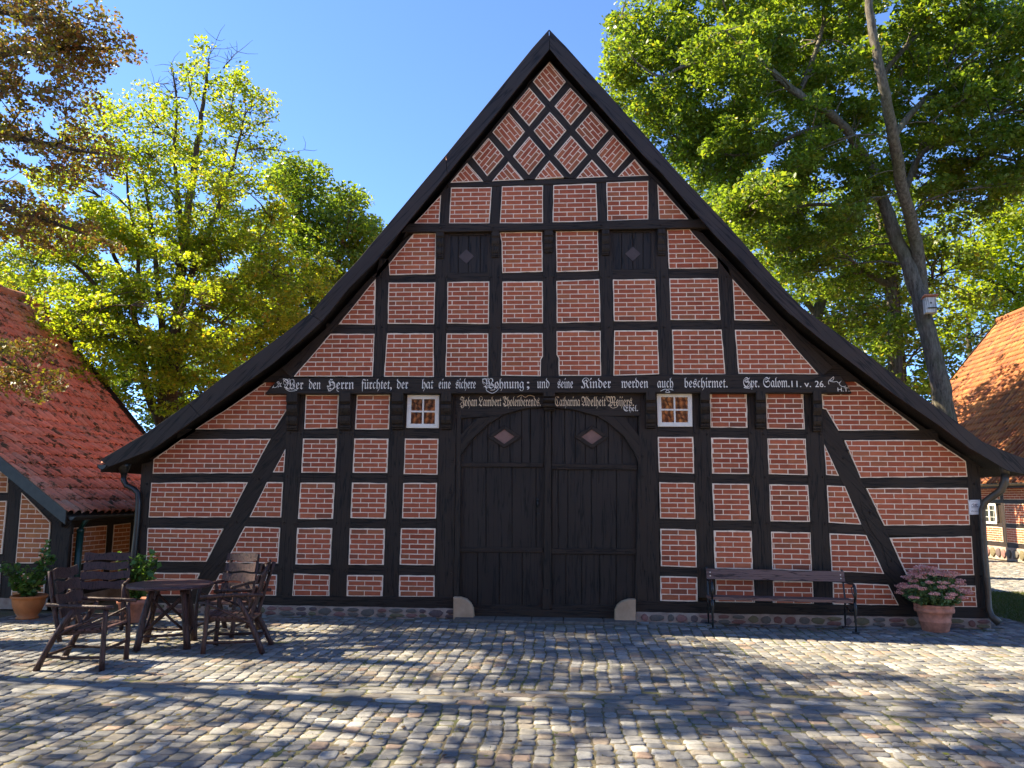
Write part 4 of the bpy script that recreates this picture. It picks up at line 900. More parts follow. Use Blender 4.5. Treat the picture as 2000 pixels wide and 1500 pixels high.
def window_at(ps, yc, parent, w=.85, h=.66, z=1.08):
    f = MB()
    for (a, b, c, d) in ((yc-w/2, yc+w/2, z, z+.07), (yc-w/2, yc+w/2, z+h-.07, z+h), (yc-w/2, yc-w/2+.07, z, z+h), (yc+w/2-.07, yc+w/2, z, z+h), (yc-.035, yc+.035, z, z+h)):
        e = .03+.003*(b-a < .2); f.prism([ps.to3((a, c), e), ps.to3((b, c), e), ps.to3((b, d), e), ps.to3((a, d), e)], ps.back(.06))
    f = f.build('window', M['white'], parent)
    m = MB(); m.prism([ps.to3((yc-w/2+.04, z+.04), .008), ps.to3((yc+w/2-.04, z+.04), .008), ps.to3((yc+w/2-.04, z+h-.04), .008), ps.to3((yc-w/2+.04, z+h-.04), .008)], ps.back(.02)); m.build('pane', M['glass'], f)
    m = MB()
    for yy in (yc-w*.29, yc+w*.29): m.prism([ps.to3((yy-.008, z+.05), .02), ps.to3((yy+.008, z+.05), .02), ps.to3((yy+.008, z+h-.05), .02), ps.to3((yy-.008, z+h-.05), .02)], ps.back(.01))
    for k in (1, 2): zz = z+h*k/3; m.prism([ps.to3((yc-w/2+.05, zz-.008), .022), ps.to3((yc+w/2-.05, zz-.008), .022), ps.to3((yc+w/2-.05, zz+.008), .022), ps.to3((yc-w/2+.05, zz+.008), .022)], ps.back(.01))
    m.build('muntin', M['lead'], f)
with_world_root(rb, build_right)

# house across the yard, behind the camera: its tiled roof shows in the panes of the two small windows
cb = thing('house_across_the_yard', (1, -20, 0), 0, 'orange tiled house across the yard, seen only mirrored in the white windows', 'house')
def build_cross():
    m = MB(); m.prism([(-11, -24, 0), (-11, -16.2, 0), (-11, -16.2, 2.6), (-11, -20.4, 8.2), (-11, -24, 2.6)], (24, 0, 0)); m.build('wall', M['bounce_plaster'], cb)  # unseen wall made white plaster to bounce light onto the gable
    pr = [(-15.9, 2.5), (-20.4, 8.4)]
    # slope_tiles runs along y; build then swap axes
    t = slope_tiles('roof_tiles', -11.3, 13.3, [(-15.8, 2.4), (-20.4, 8.5)], 'tileR', cb, tw=.23, th=.34)
    t2 = slope_tiles('roof_tiles', -11.3, 13.3, [(-25.0, 2.4), (-20.4, 8.5)], 'tileR', cb, tw=.23, th=.34)
    for q in (t, t2):
        q.data.transform(Matrix(((0, 1, 0, 0), (1, 0, 0, 0), (0, 0, 1, 0), (0, 0, 0, 1)))); q.data.flip_normals()
with_world_root(cb, build_cross)

# ---------------------------------------------------------------- ground, paving
def grid_mesh(name, x0, x1, y0, y1, step, z, amp, mk, kind='structure'):
    nx = int((x1-x0)/step)+1; ny = int((y1-y0)/step)+1
    X, Y = np.meshgrid(np.linspace(x0, x1, nx), np.linspace(y0, y1, ny)); Z = z+amp*npr.uniform(-1, 1, X.shape)
    V = np.stack([X.ravel(), Y.ravel(), Z.ravel()], 1); i = np.arange((nx-1)*(ny-1)); r, c = i//(nx-1), i % (nx-1); a = r*nx+c
    o = np_mesh(name, V, np.stack([a, a+1, a+nx+1, a+nx], 1), M[mk]); o['kind'] = kind; return o
grid_mesh('ground', -900, 900, -900, 900, 60, -.12, 0, 'far')
yard = grid_mesh('yard_bedding', -16, 17, -16, 26, .25, -.0755, .003, 'joint')

grid_mesh('bounce_sheet', -10, 14, -16.3, -9.0, .5, -.06, .006, 'bounce')  # unseen pale gravel sheet added behind the camera to bounce light on the gable
def cobbles(name, x0, x1, y0, y1, skip=None, wr=(.125, .165), lr=(.095, .185), ang=0):
    """rounded setts in columns running away from the wall"""
    cen = []; x = x0
    while x < x1:
        w = rng.uniform(*wr); y = y0+rng.uniform(0, .1); dx = 0
        while y < y1:
            l = rng.uniform(*lr)
            if rng.random() < .02: l *= .6
            cx, cy = x+w/2+dx+.025*math.sin(y*1.7+x*.6)+.012*math.sin(y*6+x*3), y+l/2
            if not (skip and skip(cx, cy)): cen.append((cx, cy, w, l))
            y += l
        x += w
    return cen
def stones_mesh(name, cen, gap=.0085, tilt=.014, hz=.006, mk='cobble', parent=None, base=-.07):
    c = np.array(cen); N = len(c); n = 12
    t = (np.arange(n)+.5)/n*2*np.pi; e = 4.6
    ux = np.sign(np.cos(t))*np.abs(np.cos(t))**(2/e); uy = np.sign(np.sin(t))*np.abs(np.sin(t))**(2/e)
    hw = (c[:, 2]-gap*npr.uniform(.6, 2.2, N))/2; hl = (c[:, 3]-gap*npr.uniform(.6, 2.0, N))/2
    rot = npr.normal(0, .05, N); jit = 1+npr.normal(0, .045, (N, n))
    taper = npr.normal(0, .07, (N, 1))
    px = ux[None]*hw[:, None]*jit; py = uy[None]*hl[:, None]*jit; px = px*(1+taper*uy[None])
    ca, sa = np.cos(rot)[:, None], np.sin(rot)[:, None]
    h = npr.normal(.002, hz*.5, N); tx, ty = npr.normal(0, tilt, N)[:, None], npr.normal(0, tilt, N)[:, None]
    rings = []
    for s, z in ((1.0, -.045), (.985, -.006), (.94, -.0005), (.6, .0010), (0, .0015)):
        k = n if s else 1
        X = px*s if s else np.zeros((N, 1)); Y = py*s if s else np.zeros((N, 1))
        wz = npr.normal(0, .0016, X.shape)
        Z = base+z+h[:, None]+X*tx+Y*ty+wz
        rings.append(np.stack([c[:, 0, None]+X*ca-Y*sa, c[:, 1, None]+X*sa+Y*ca, Z], 2))
    V = np.concatenate(rings, 1); P = V.shape[1]; V = V.reshape(-1, 3)
    q = []
    for r in range(3):
        for i in range(n): q.append((r*n+i, r*n+(i+1) % n, (r+1)*n+(i+1) % n, (r+1)*n+i))
    for i in range(0, n, 2): q.append((3*n+i, 3*n+(i+1) % n, 3*n+(i+2) % n, 4*n))
    q = np.array(q); Q = (q[None]+(np.arange(N)*P)[:, None, None]).reshape(-1, 4)
    return np_mesh(name, V, Q, M[mk], parent, True)
def skip(x, y):
    if abs(y+4.71) < .30 and x < 12: return True
    if y > -.06 and x < 6.62: return True
    if y > -.30 and x < 6.62 and False: return True
    if x > 7.1+.25*math.sin(y*2) and x < 12.3 and .55+.2*math.sin(x*2.2) < y < 4.6+.3*math.sin(x*1.5): return True
    if x > 14.3 and y > 5: return True
    return False
cen = cobbles('c', -8.2, 14.3, -9.2, 14.5, lambda x, y: skip(x, y) or (x < 6.6 and y > -.32) or (-1.45 < x < 1.35 and y > -.42) or (x > 9.5 and y < -2.5) or (y < -8.4 and abs(x) > 6))
pav = stones_mesh('cobble_paving', cen); pav['kind'] = 'structure'
# drainage channel of flat slabs across the yard
cen = []
for k, yy in enumerate((-4.91, -4.76, -4.61, -4.49)):
    x = -8.2; l0 = (.16, .15, .13, .11)[k]
    while x < 9.5:
        w = rng.uniform(.18, .42); cen.append((x+w/2, yy+.01*math.sin(x*2)+rng.uniform(-.006, .006), w, l0)); x += w
stones_mesh('drainage_channel', cen, .008, .01, .003)['kind'] = 'structure'
# rough slabs and stones packed along the wall
cen = []
for row, yy in enumerate((-.115, -.24)):
    x = -7.6
    while x < 6.9:
        if -1.45 < x < 1.35: x = 1.36
        w = rng.uniform(.10, .34); cen.append((x+w/2, yy+rng.uniform(-.02, .02), w, rng.uniform(.10, .145))); x += w
stones_mesh('wall_edge_stones', cen, .012, .04, .012)['kind'] = 'structure'

m = MB(); x = -1.42
for w in (.62, .55, .48, .60, .50): m.prism([(x+.005, -.36+rng.uniform(-.02, .02), -.035), (x+w-.005, -.36+rng.uniform(-.02, .02), -.035), (x+w-.005, .02, -.03), (x+.005, .02, -.03)], (0, 0, -.08), 0, .008); x += w
m.build('threshold_slabs', plainish('granite_slab', (.13, .115, .10), .8, .2, 14, .4))['kind'] = 'structure'
# grass: the small lawn on the right and tufts in the joints
def blades(name, P, h, w, mk, lean=.5):
    N = len(P); a = npr.uniform(0, 2*np.pi, N); hh = h*npr.uniform(.5, 1.2, N); l = npr.normal(0, lean, (N, 2))*hh[:, None]
    dx, dy = np.cos(a)*w, np.sin(a)*w; P = np.asarray(P)
    V = np.empty((N, 4, 3)); V[:, 0] = P-np.stack([dx, dy, 0*dx], 1); V[:, 1] = P+np.stack([dx, dy, 0*dx], 1)
    V[:, 2] = P+np.stack([dx*.6+l[:, 0]*.5, dy*.6+l[:, 1]*.5, hh*.6], 1); V[:, 3] = P+np.stack([l[:, 0], l[:, 1], hh], 1)
    return np_mesh(name, V.reshape(-1, 3), np.arange(N*4).reshape(-1, 4), M[mk])
pts = npr.uniform((7.0, .4, -.08), (12.6, 5.2, -.08), (60000, 3)); pts = pts[[bool(skip(a, b)) and a < 12.3 for a, b, _ in pts]]
tag(blades('lawn', pts, .045, .004, 'grass'), 'small mossy lawn patch beside the right corner', 'lawn', kind='stuff')
pts = []
for _ in range(650):
    x, y = rng.uniform(-6.5, 7.5), rng.uniform(-8.2, -.4)
    if rng.random() < .75 and not (-2.5 < x < 4.5): x = rng.uniform(-2.5, 4.5)
    for _ in range(rng.randint(4, 14)): pts.append((x+rng.gauss(0, .03), y+rng.gauss(0, .05), -.078))
tag(blades('joint_grass', pts, .022, .0035, 'grass', .8), 'tiny grass and moss tufts growing between the cobbles', 'grass', kind='stuff')
V = []; 
for _ in range(520):
    x, y = rng.uniform(-7.2, 7.5), rng.uniform(-7.5, -.3)
    if rng.random() < .4: x, y = rng.uniform(-7.2, -3), rng.uniform(-2.6, -.3)
    a = rng.uniform(0, 6.28); s = rng.uniform(.015, .035); z = -.054+rng.uniform(0, .01)
    for du, dv in ((-1, 0), (0, -.6), (1, 0), (0, .6)): V.append((x+s*(du*math.cos(a)-dv*math.sin(a)), y+s*(du*math.sin(a)+dv*math.cos(a)), z+rng.uniform(-.004, .008)))
tag(np_mesh('fallen_leaves', V, np.arange(len(V)).reshape(-1, 4), M['lf_beech']), 'dry brown leaves scattered over the cobbles', 'leaves', kind='stuff')

# ---------------------------------------------------------------- foliage
def leaves_np(name, blobs, size, mk, parent=None, droop=0):
    """blobs: list of (centre, (rx,ry,rz), count)"""
    Cn = np.concatenate([np.repeat(np.array([b[0]]), b[2], 0) for b in blobs]); Rn = np.concatenate([np.repeat(np.array([b[1]]), b[2], 0) for b in blobs])
    N = len(Cn); d = npr.normal(0, 1, (N, 3)); d /= np.linalg.norm(d, axis=1)[:, None]; r = npr.uniform(.15, 1, N)**.45
    P = Cn+d*Rn*r[:, None]
    a = npr.normal(0, 1, (N, 3)); a[:, 2] *= .6; a[:, 2] -= droop; a /= np.linalg.norm(a, axis=1)[:, None]
    b = npr.normal(0, 1, (N, 3)); b[:, 2] *= .5; b -= a*np.sum(a*b, 1)[:, None]; b /= np.linalg.norm(b, axis=1)[:, None]
    nn = np.cross(a, b); s = size*npr.uniform(.55, 1.25, N)[:, None]
    V = np.empty((N, 4, 3)); V[:, 0] = P-a*s*.5; V[:, 1] = P+b*s*.30+nn*s*.10-a*s*.02; V[:, 2] = P+a*s*.5; V[:, 3] = P-b*s*.30+nn*s*.10-a*s*.02
    return np_mesh(name, V.reshape(-1, 3), np.arange(N*4).reshape(-1, 4), M[mk], parent)
def ell_clumps(c, r, n, cr, cnt, shell=.35):
    out = []
    for _ in range(n):
        while True:
            v = Vector((rng.uniform(-1, 1), rng.uniform(-1, 1), rng.uniform(-1, 1)))
            if shell < v.length < 1: break
        k = rng.uniform(.6, 1.25); out.append((tuple(Vector(c)+Vector((v.x*r[0], v.y*r[1], v.z*r[2]))), (cr*k, cr*k, cr*k*.55), int(cnt*k*k)))
    return out
def limb(m, pts, r0_, r1_, sides=8):
    pts = [Vector(p) for p in pts]; s = []
    for i in range(len(pts)-1):
        p0, p1, p2, p3 = pts[max(i-1, 0)], pts[i], pts[i+1], pts[min(i+2, len(pts)-1)]
        for k in range(4): t = k/4; s.append(.5*((2*p1)+(p2-p0)*t+(2*p0-5*p1+4*p2-p3)*t*t+(3*p1-p0-3*p2+p3)*t**3)+Vector((rng.gauss(0, 1), rng.gauss(0, 1), rng.gauss(0, 1)))*r0_*.08)
    s.append(pts[-1]); n = len(s)
    m.tube(s, [r0_+(r1_-r0_)*i/(n-1) for i in range(n)], sides, True, 0, .05); return s
def tree(name, label, cat, group, base, limbs, clumps, lsize, lmk, bmk, twig=.03, bare=(), droop=.25):
    t = thing(name, base, 0, label, cat, group); base = Vector(base); m = MB(); nodes = []
    for pts, a, b in limbs:
        s = limb(m, pts, a, b); nodes += s[2:] if len(s) > 4 else s
    for k, c in enumerate(clumps):
        c0 = Vector(c[0])
        low = [q for q in nodes if q.z < c0.z+.8] or nodes
        q = min(low, key=lambda q: (q-c0).length+.35*max(0, q.z-c0.z+.3))
        L = (q-c0).length
        if L > .3:
            mid = q.lerp(c0, .5)+Vector((rng.gauss(0, .06), rng.gauss(0, .06), rng.uniform(-.02, .12)))*L
            n0 = len(m.v); w = twig*min(1.6, .45+L*.35); m.tube([q, q.lerp(mid, .5)+Vector((0, 0, .03*L)), mid, c0], [w, w*.8, w*.55, w*.2], 5, False)
            if k % 3 == 0: nodes += [mid]
    for a, b in bare:
        a, b = Vector(a), Vector(b)
        s = [a.lerp(b, u/5)+Vector((rng.gauss(0, .05), rng.gauss(0, .05), rng.gauss(0, .05))) for u in range(6)]; m.tube(s, [.022, .018, .014, .011, .008, .004], 5)
        for q in s[1:]:
            for _ in range(3): e = q+Vector((rng.gauss(0, .3), rng.gauss(0, .2), rng.uniform(-.05, .35))); m.tube([q, q.lerp(e, .5)+Vector((rng.gauss(0, .04), 0, rng.gauss(0, .04))), e], [.008, .006, .003], 4)
    m.v = [tuple(Vector(v)-base) for v in m.v]; m.build('trunk', M[bmk], t, True)
    cl = [(tuple(Vector(c[0])-base), c[1], c[2]) for c in clumps]
    leaves_np('crown', cl, lsize, lmk, t, droop)
    return t
def pxb(px, py, rx, ry, y, ryd, n, cr, cnt, shell=.3):
    """clumps filling an ellipsoid whose outline is given in pixels at depth y"""
    c = atY(px, py, y); k = (atY(px+100, py, y)-c).length/100
    return ell_clumps(c, (rx*k, ryd, ry*k), n, cr, cnt, shell)
def pth(y, *p): return [atY(a, b, y+(q[0] if q else 0)) for a, b, *q in p]

# ---------------------------------------------------------------- trees, with one added to shade the barn roof
# yellow-green maple between the two roofs
Y = 8.0
cl = []
for px, py, rx, ry, n in ((430, 175, 50, 50, 22), (485, 160, 26, 40, 10), (395, 140, 40, 35, 10), (290, 235, 75, 55, 26), (240, 250, 40, 50, 10), (370, 260, 90, 80, 40), (470, 270, 55, 90, 28), (250, 350, 95, 80, 40), (360, 380, 110, 100, 56), (470, 400, 90, 90, 42),
                          (150, 430, 90, 60, 30), (90, 530, 110, 60, 40), (220, 500, 120, 90, 56), (350, 530, 120, 100, 60), (480, 520, 110, 90, 50), (580, 540, 80, 60, 26), (300, 640, 150, 100, 70), (450, 640, 120, 100, 56), (150, 620, 130, 60, 44), (560, 620, 70, 50, 18),
                          (260, 760, 90, 80, 36), (400, 770, 90, 70, 28), (220, 690, 80, 60, 24)):
    cl += pxb(px, py, rx, ry, Y+rng.uniform(-.8, .8), 1.5+rx/80, int(n*(.8 if py < 300 else .95 if py < 420 else 1.15)), .40, 85 if py < 300 else 110 if py < 420 else 135)
tree('maple_tree', 'yellow green maple with bare top twigs, left of the gable', 'tree', None, atZ(330, 1100, 0) if False else (atY(325, 1110, Y).x, Y, 0),
     [(pth(Y, (325, 1110), (322, 900), (312, 827), (283, 749), (277, 680), (262, 620), (240, 540), (210, 470)), .17, .05),
      (pth(Y, (335, 1110), (326, 900), (321, 815), (318, 680), (312, 590), (303, 500), (290, 400), (270, 300)), .15, .035),
      (pth(Y, (345, 1110), (338, 900), (334, 800), (340, 680), (350, 580), (358, 480), (372, 380), (386, 280), (400, 180), (408, 120)), .24, .03),
      (pth(Y, (350, 620), (372, 540), (400, 470), (430, 400), (455, 320), (480, 220)), .11, .025), (pth(Y, (345, 700), (400, 600), (450, 550), (520, 520, .5)), .10, .03),
      (pth(Y, (279, 700), (220, 600), (150, 520, -.8), (90, 500, -1)), .09, .03), (pth(Y, (355, 500), (350, 400), (340, 300), (345, 200), (335, 130)), .08, .02), (pth(Y, (262, 620), (270, 500), (250, 380), (245, 260)), .07, .02)],
     cl, .12, 'lf_maple', 'barkd', .018,
     bare=[(atY(a, b, Y), atY(c, d, Y)) for a, b, c, d in ((400, 140, 425, 85), (345, 180, 333, 125), (440, 130, 465, 105), (350, 190, 300, 160), (480, 290, 588, 292), (250, 250, 200, 235), (470, 260, 520, 230))], droop=.3)

# green tree behind the left slope of the gable
Y = 15.0; cl = []
for px, py, rx, ry, n in ((575, 340, 45, 40, 22), (600, 400, 75, 70, 50), (690, 400, 30, 45, 16), (690, 460, 50, 60, 34), (620, 500, 110, 80, 70), (540, 480, 80, 80, 40), (560, 590, 130, 70, 60), (470, 640, 120, 80, 40), (620, 580, 90, 60, 30)):
    cl += pxb(px, py, rx, ry, Y, 2.0, n, .6, 100)
b0 = atY(620, 1000, Y)
tree('leafy_tree', 'mid green tree rising behind the left slope of the gable roof', 'tree', 'trees behind the farmhouse', (b0.x, Y, 0), [([(b0.x, Y, 0)]+pth(Y, (620, 800), (615, 600), (590, 450), (578, 340)), .3, .05), (pth(Y, (618, 640), (660, 520), (690, 400)), .14, .04), (pth(Y, (618, 700), (540, 560), (500, 480)), .14, .04)], cl, .17, 'lf_oak', 'barkd', .03)
# spruce tip beyond it
Y = 20.0; b0 = atY(725, 900, Y); cl = []
for i in range(46):
    f = rng.random(); py = 430+f*330; cl += [(tuple(atY(725+rng.uniform(-1, 1)*(8+60*f), py, Y+rng.uniform(-1, 1)*(.2+1.6*f))), (.55, .55, .3), 70)]
tree('spruce_tree', 'bluish dark conifer tip showing beside the leafy tree above the roof', 'tree', 'trees behind the farmhouse', (b0.x, Y, 0), [([(b0.x, Y, 0)]+pth(Y, (725, 700), (725, 430)), .2, .03)], cl, .14, 'lf_dark', 'barkd', .02)
# dark trees closing the gap at the far left
for (px, tops, Y, lab) in ((30, ((20, 540, 70, 60, 26), (60, 620, 90, 70, 34), (-30, 600, 80, 90, 26)), 19.0, 'dark green tree peeping out above the left tiled roof'),
                           (430, ((300, 760, 110, 90, 40), (430, 740, 120, 100, 50), (520, 690, 110, 90, 40), (200, 720, 100, 90, 34)), 17.0, 'dark shaded tree low behind the yellow green maple')):
    cl = []
    for a, b, rx, ry, n in tops: cl += pxb(a, b, rx, ry, Y, 2.2, n, .65, 100)
    b0 = atY(px, 1000, Y); tree('leafy_tree', lab, 'tree', 'trees behind the farmhouse', (b0.x, Y, 0), [([(b0.x, Y, 0)]+pth(Y, (px, 850), (px+5, tops[0][1]+40)), .25, .06)], cl, .18, 'lf_dark', 'barkd', .03)

# oak with the nest box, right of the gable
Y = 8.0; cl = []
for px, py, rx, ry, n in ((1215, 85, 38, 50, 16), (1205, 150, 30, 30, 8), (1290, 30, 50, 50, 20), (1300, 150, 75, 60, 34), (1235, 175, 40, 40, 10), (1300, 240, 60, 55, 22), (1270, 235, 30, 30, 6), (1390, 60, 90, 80, 48), (1400, 190, 90, 80, 50), (1390, 300, 80, 60, 34), (1500, 60, 90, 80, 44), (1510, 190, 90, 80, 44), (1500, 320, 100, 80, 50),
                          (1620, 80, 80, 80, 36), (1630, 250, 80, 90, 36), (1610, 380, 100, 70, 44), (1740, -20, 120, 60, 40), (1650, 190, 60, 50, 14), (1800, 60, 80, 80, 36), (1850, 160, 100, 90, 50), (1900, 30, 100, 80, 46), (1960, 120, 70, 80, 30), (1860, 290, 100, 70, 46), (1960, 300, 80, 90, 36), (1800, 250, 60, 70, 20), (1590, 480, 80, 45, 22), (1450, 420, 70, 50, 24), (1880, 390, 80, 50, 20), (1600, -60, 200, 60, 50), (1950, -80, 150, 80, 40), (2100, 100, 120, 150, 50), (2080, 320, 100, 100, 30)):
    cl += pxb(px, py, rx, ry, Y+rng.uniform(-1, 1), 2.0+rx/70, int(n*1.15), .44, 165)
b0 = atY(1862, 1150, Y)
oak = tree('oak_tree', 'tall oak with leaning grey trunk and nest box, right of the gable', 'tree', None, (b0.x, Y, 0),
     [([(b0.x, Y, 0)]+pth(Y, (1858, 900), (1846, 810), (1824, 700), (1802, 600), (1772, 520), (1736, 420), (1704, 340), (1690, 312)), .29, .13),
      (pth(Y, (1806, 615), (1800, 560, .1), (1788, 470, -.3), (1766, 380, -1.1), (1748, 290, -1.9), (1735, 220, -2.5), (1722, 150, -2.9), (1708, 80, -3), (1696, 0, -3), (1690, -80, -2.8)), .19, .08),
      (pth(Y, (1704, 340), (1680, 290, -.6), (1640, 240, -1.2), (1600, 207, -1.6), (1560, 185, -1.7), (1500, 130, -1.6), (1470, 90, -1.4), (1430, 30, -1.2), (1400, -20, -1)), .14, .05),
      (pth(Y, (1500, 130, -1.6), (1440, 105, -1.6), (1390, 120, -1.6), (1330, 132, -1.5), (1290, 150, -1.3), (1240, 120, -1.2)), .09, .02), (pth(Y, (1640, 240, -.4), (1560, 260, -.3), (1480, 300, -.2), (1400, 300, 0)), .08, .03),
      (pth(Y, (1742, 270, -1.6), (1790, 210, -1.2), (1840, 170, -.8), (1900, 150, -.6), (1960, 160, -.4)), .09, .04), (pth(Y, (1722, 150), (1770, 90), (1830, 40), (1900, 20)), .08, .03),
      (pth(Y, (1766, 380), (1800, 300, .5), (1860, 280, 1), (1930, 300, 1.2), (2040, 330, 1)), .09, .03), (pth(Y, (1720, 380), (1650, 400, .4), (1580, 400, .8), (1500, 420, 1)), .08, .03), (pth(Y, (1560, 185, -.8), (1600, 80, -.6), (1620, -20, -.4)), .08, .03), (pth(Y, (1696, 0), (1760, -60), (1860, -90), (2000, -60)), .08, .03)],
     cl, .135, 'lf_oak', 'bark', .024, droop=.15)
# nest box on the trunk
nc = atY(1816, 597, Y-.42)
nb = thing('nest_box', nc, R_(-8), 'weathered grey wooden bird nest box fixed high on the oak trunk', 'nest box')
m = MB(); m.box((0, 0, 0), (.26, .2, .40)); m.build('box_body', M['boxwood'], nb); m = MB(); m.box((0, -.03, .225), (.34, .30, .025), Matrix.Rotation(R_(-8), 3, 'X')); m.build('lid', M['terra'], nb)
m = MB(); m.box((.02, -.12, -.085), (.2, .05, .02)); m.tube([(0, -.101, .05), (0, -.104, .05)], .025, 12); m.box((.0, .08, -.25), (.05, .03, .14)); m.box((.0, .08, .27), (.05, .03, .10)); m.build('perch', M['barkd'], nb)

# trees behind the oak
def back_tree(name, lab, Y, px, path, tops, lmk, bmk='barkd', cr=.6, size=.17, cnt=95, r0=.3, extra=()):
    cl = []
    for a, b, rx, ry, n in tops: cl += pxb(a, b, rx, ry, Y, 2.4, n, cr, cnt)
    b0 = atY(px, 1050, Y)
    return tree(name, lab, 'tree', 'trees behind the farmhouse', (b0.x, Y, 0), [([(b0.x, Y, 0)]+pth(Y, *path), r0, .08)]+[(pth(Y, *e), .13, .04) for e in extra], cl, size, lmk, bmk, .03)
back_tree('leafy_tree', 'shaded tree with thick straight dark trunk, just left of the leaning oak trunk', 14.0, 1748, ((1750, 800), (1747, 700), (1742, 560), (1720, 430), (1690, 330)),
          ((1690, 430, 110, 60, 40), (1640, 520, 100, 50, 30), (1560, 420, 110, 70, 44), (1500, 500, 60, 60, 20), (1760, 520, 60, 60, 18), (1690, 680, 60, 60, 16), (1770, 740, 60, 50, 14), (1600, 560, 50, 40, 8)), 'lf_oak', 'bark', r0=.34, extra=(((1742, 560), (1640, 500), (1560, 440)),))
back_tree('leafy_tree', 'green tree with forked mossy trunk directly above the right roof slope', 18.0, 1590, ((1590, 720), (1600, 600), (1625, 570), (1650, 530), (1668, 480)),
          ((1430, 350, 70, 70, 24), (1400, 430, 60, 50, 20), (1470, 430, 70, 70, 28), (1550, 580, 40, 40, 8), (1650, 640, 60, 50, 16), (1500, 520, 50, 40, 14), (1560, 500, 60, 50, 16), (1350, 290, 50, 50, 14), (1720, 620, 50, 60, 14)), 'lf_oak', 'bark', r0=.3, extra=(((1596, 620), (1560, 560), (1540, 480), (1500, 400)),))
back_tree('lime_tree', 'bright yellow green tree above the orange barn roof', 26.0, 2090, ((2090, 900), (2080, 700), (2060, 560), (2000, 440)),
          ((1900, 470, 80, 60, 30), (1960, 420, 90, 60, 34), (1960, 520, 90, 60, 36), (1880, 560, 70, 50, 24), (1990, 580, 60, 40, 16), (1850, 640, 50, 50, 12), (2060, 480, 90, 90, 24)), 'lf_lime', 'barkd', r0=.22, extra=(((2080, 640), (1960, 560), (1860, 520)), ((2060, 560), (1920, 480), (1840, 440))), cr=1.0, size=.24, cnt=80)
back_tree('leafy_tree', 'dim green trees filling the gap between leaning oak trunk and barn roof', 30.0, 1900, ((1900, 850), (1895, 700), (1890, 560)),
          ((1890, 640, 70, 70, 24), (1860, 740, 50, 60, 14), (1760, 640, 90, 80, 24), (1650, 600, 120, 90, 30), (1500, 480, 100, 90, 26), (1960, 580, 90, 70, 22), (1780, 780, 60, 50, 10), (1400, 350, 80, 80, 20)), 'lf_dark', 'barkd', cr=.95, size=.26, cnt=60)

tree('leafy_tree', 'small green tree added between the gable and the barn to shade the barn roof', 'tree', 'trees behind the farmhouse', (12.3, 15.5, 0), [([(12.3, 15.5, 0), (12.3, 15.5, 5), (12.2, 15.3, 10)], .2, .06)], ell_clumps((12.2, 15.5, 9.3), (2.0, 5, 3.2), 95, .6, 75)+ell_clumps((12.5, 21, 10), (2.0, 3, 3.2), 50, .6, 75), .2, 'lf_oak', 'barkd', .03)  # tree put in here for its dappled shade on the barn roof
# copper beech overhanging from the left, in front of the outbuilding
Y = -.6; cl = []
for px, py, rx, ry, n in ((30, 30, 100, 60, 46), (110, 60, 60, 50, 22), (170, 5, 30, 25, 6), (170, 95, 60, 22, 16), (235, 95, 36, 16, 8), (60, 130, 80, 40, 26), (140, 125, 50, 30, 12), (150, 180, 34, 16, 6), (20, 170, 40, 30, 12), (125, 215, 36, 16, 8), (30, 235, 44, 46, 18), (20, 320, 36, 60, 18), (110, 285, 60, 22, 14), (180, 285, 44, 20, 10), (190, 340, 30, 34, 8), (120, 330, 50, 30, 10), (50, 400, 60, 30, 14), (110, 450, 70, 26, 16), (190, 460, 34, 26, 6), (40, 455, 50, 24, 10), (30, 700, 50, 40, 14), (60, 735, 44, 22, 8), (10, 760, 30, 20, 5)):
    cl += pxb(px, py, rx, ry, Y+rng.uniform(-.5, .5), .5+rx/150, n, .24, 62, .1)
cl += ell_clumps((-14.5, -1.0, 11.0), (3.9, 4, 5.0), 260, .6, 60)
beech = tree('copper_beech', 'copper and green beech branches hanging in from the upper left corner', 'tree', None, (-13.5, -2.0, 0),
     [([(-13.5, -2, 0), (-13.4, -2, 4), (-13.2, -1.8, 8), (-13.3, -1.6, 12)], .38, .12), ([(-13.3, -1.9, 6)]+pth(Y, (-120, 300), (0, 400), (90, 430), (170, 460)), .13, .015), ([(-13.2, -1.8, 8)]+pth(Y, (-100, 200), (0, 260), (90, 280), (190, 300)), .13, .015),
      ([(-13.2, -1.8, 8.5)]+pth(Y, (-100, 120), (30, 100), (130, 95), (230, 95)), .13, .012), ([(-13.2, -1.8, 9)]+pth(Y, (-60, 20), (40, 30), (130, 40)), .12, .02), ([(-13.3, -2, 4)]+pth(Y, (-140, 640), (-20, 690), (60, 730)), .09, .012)],
     cl, .085, 'lf_beech', 'barkd', .012, droop=.5)

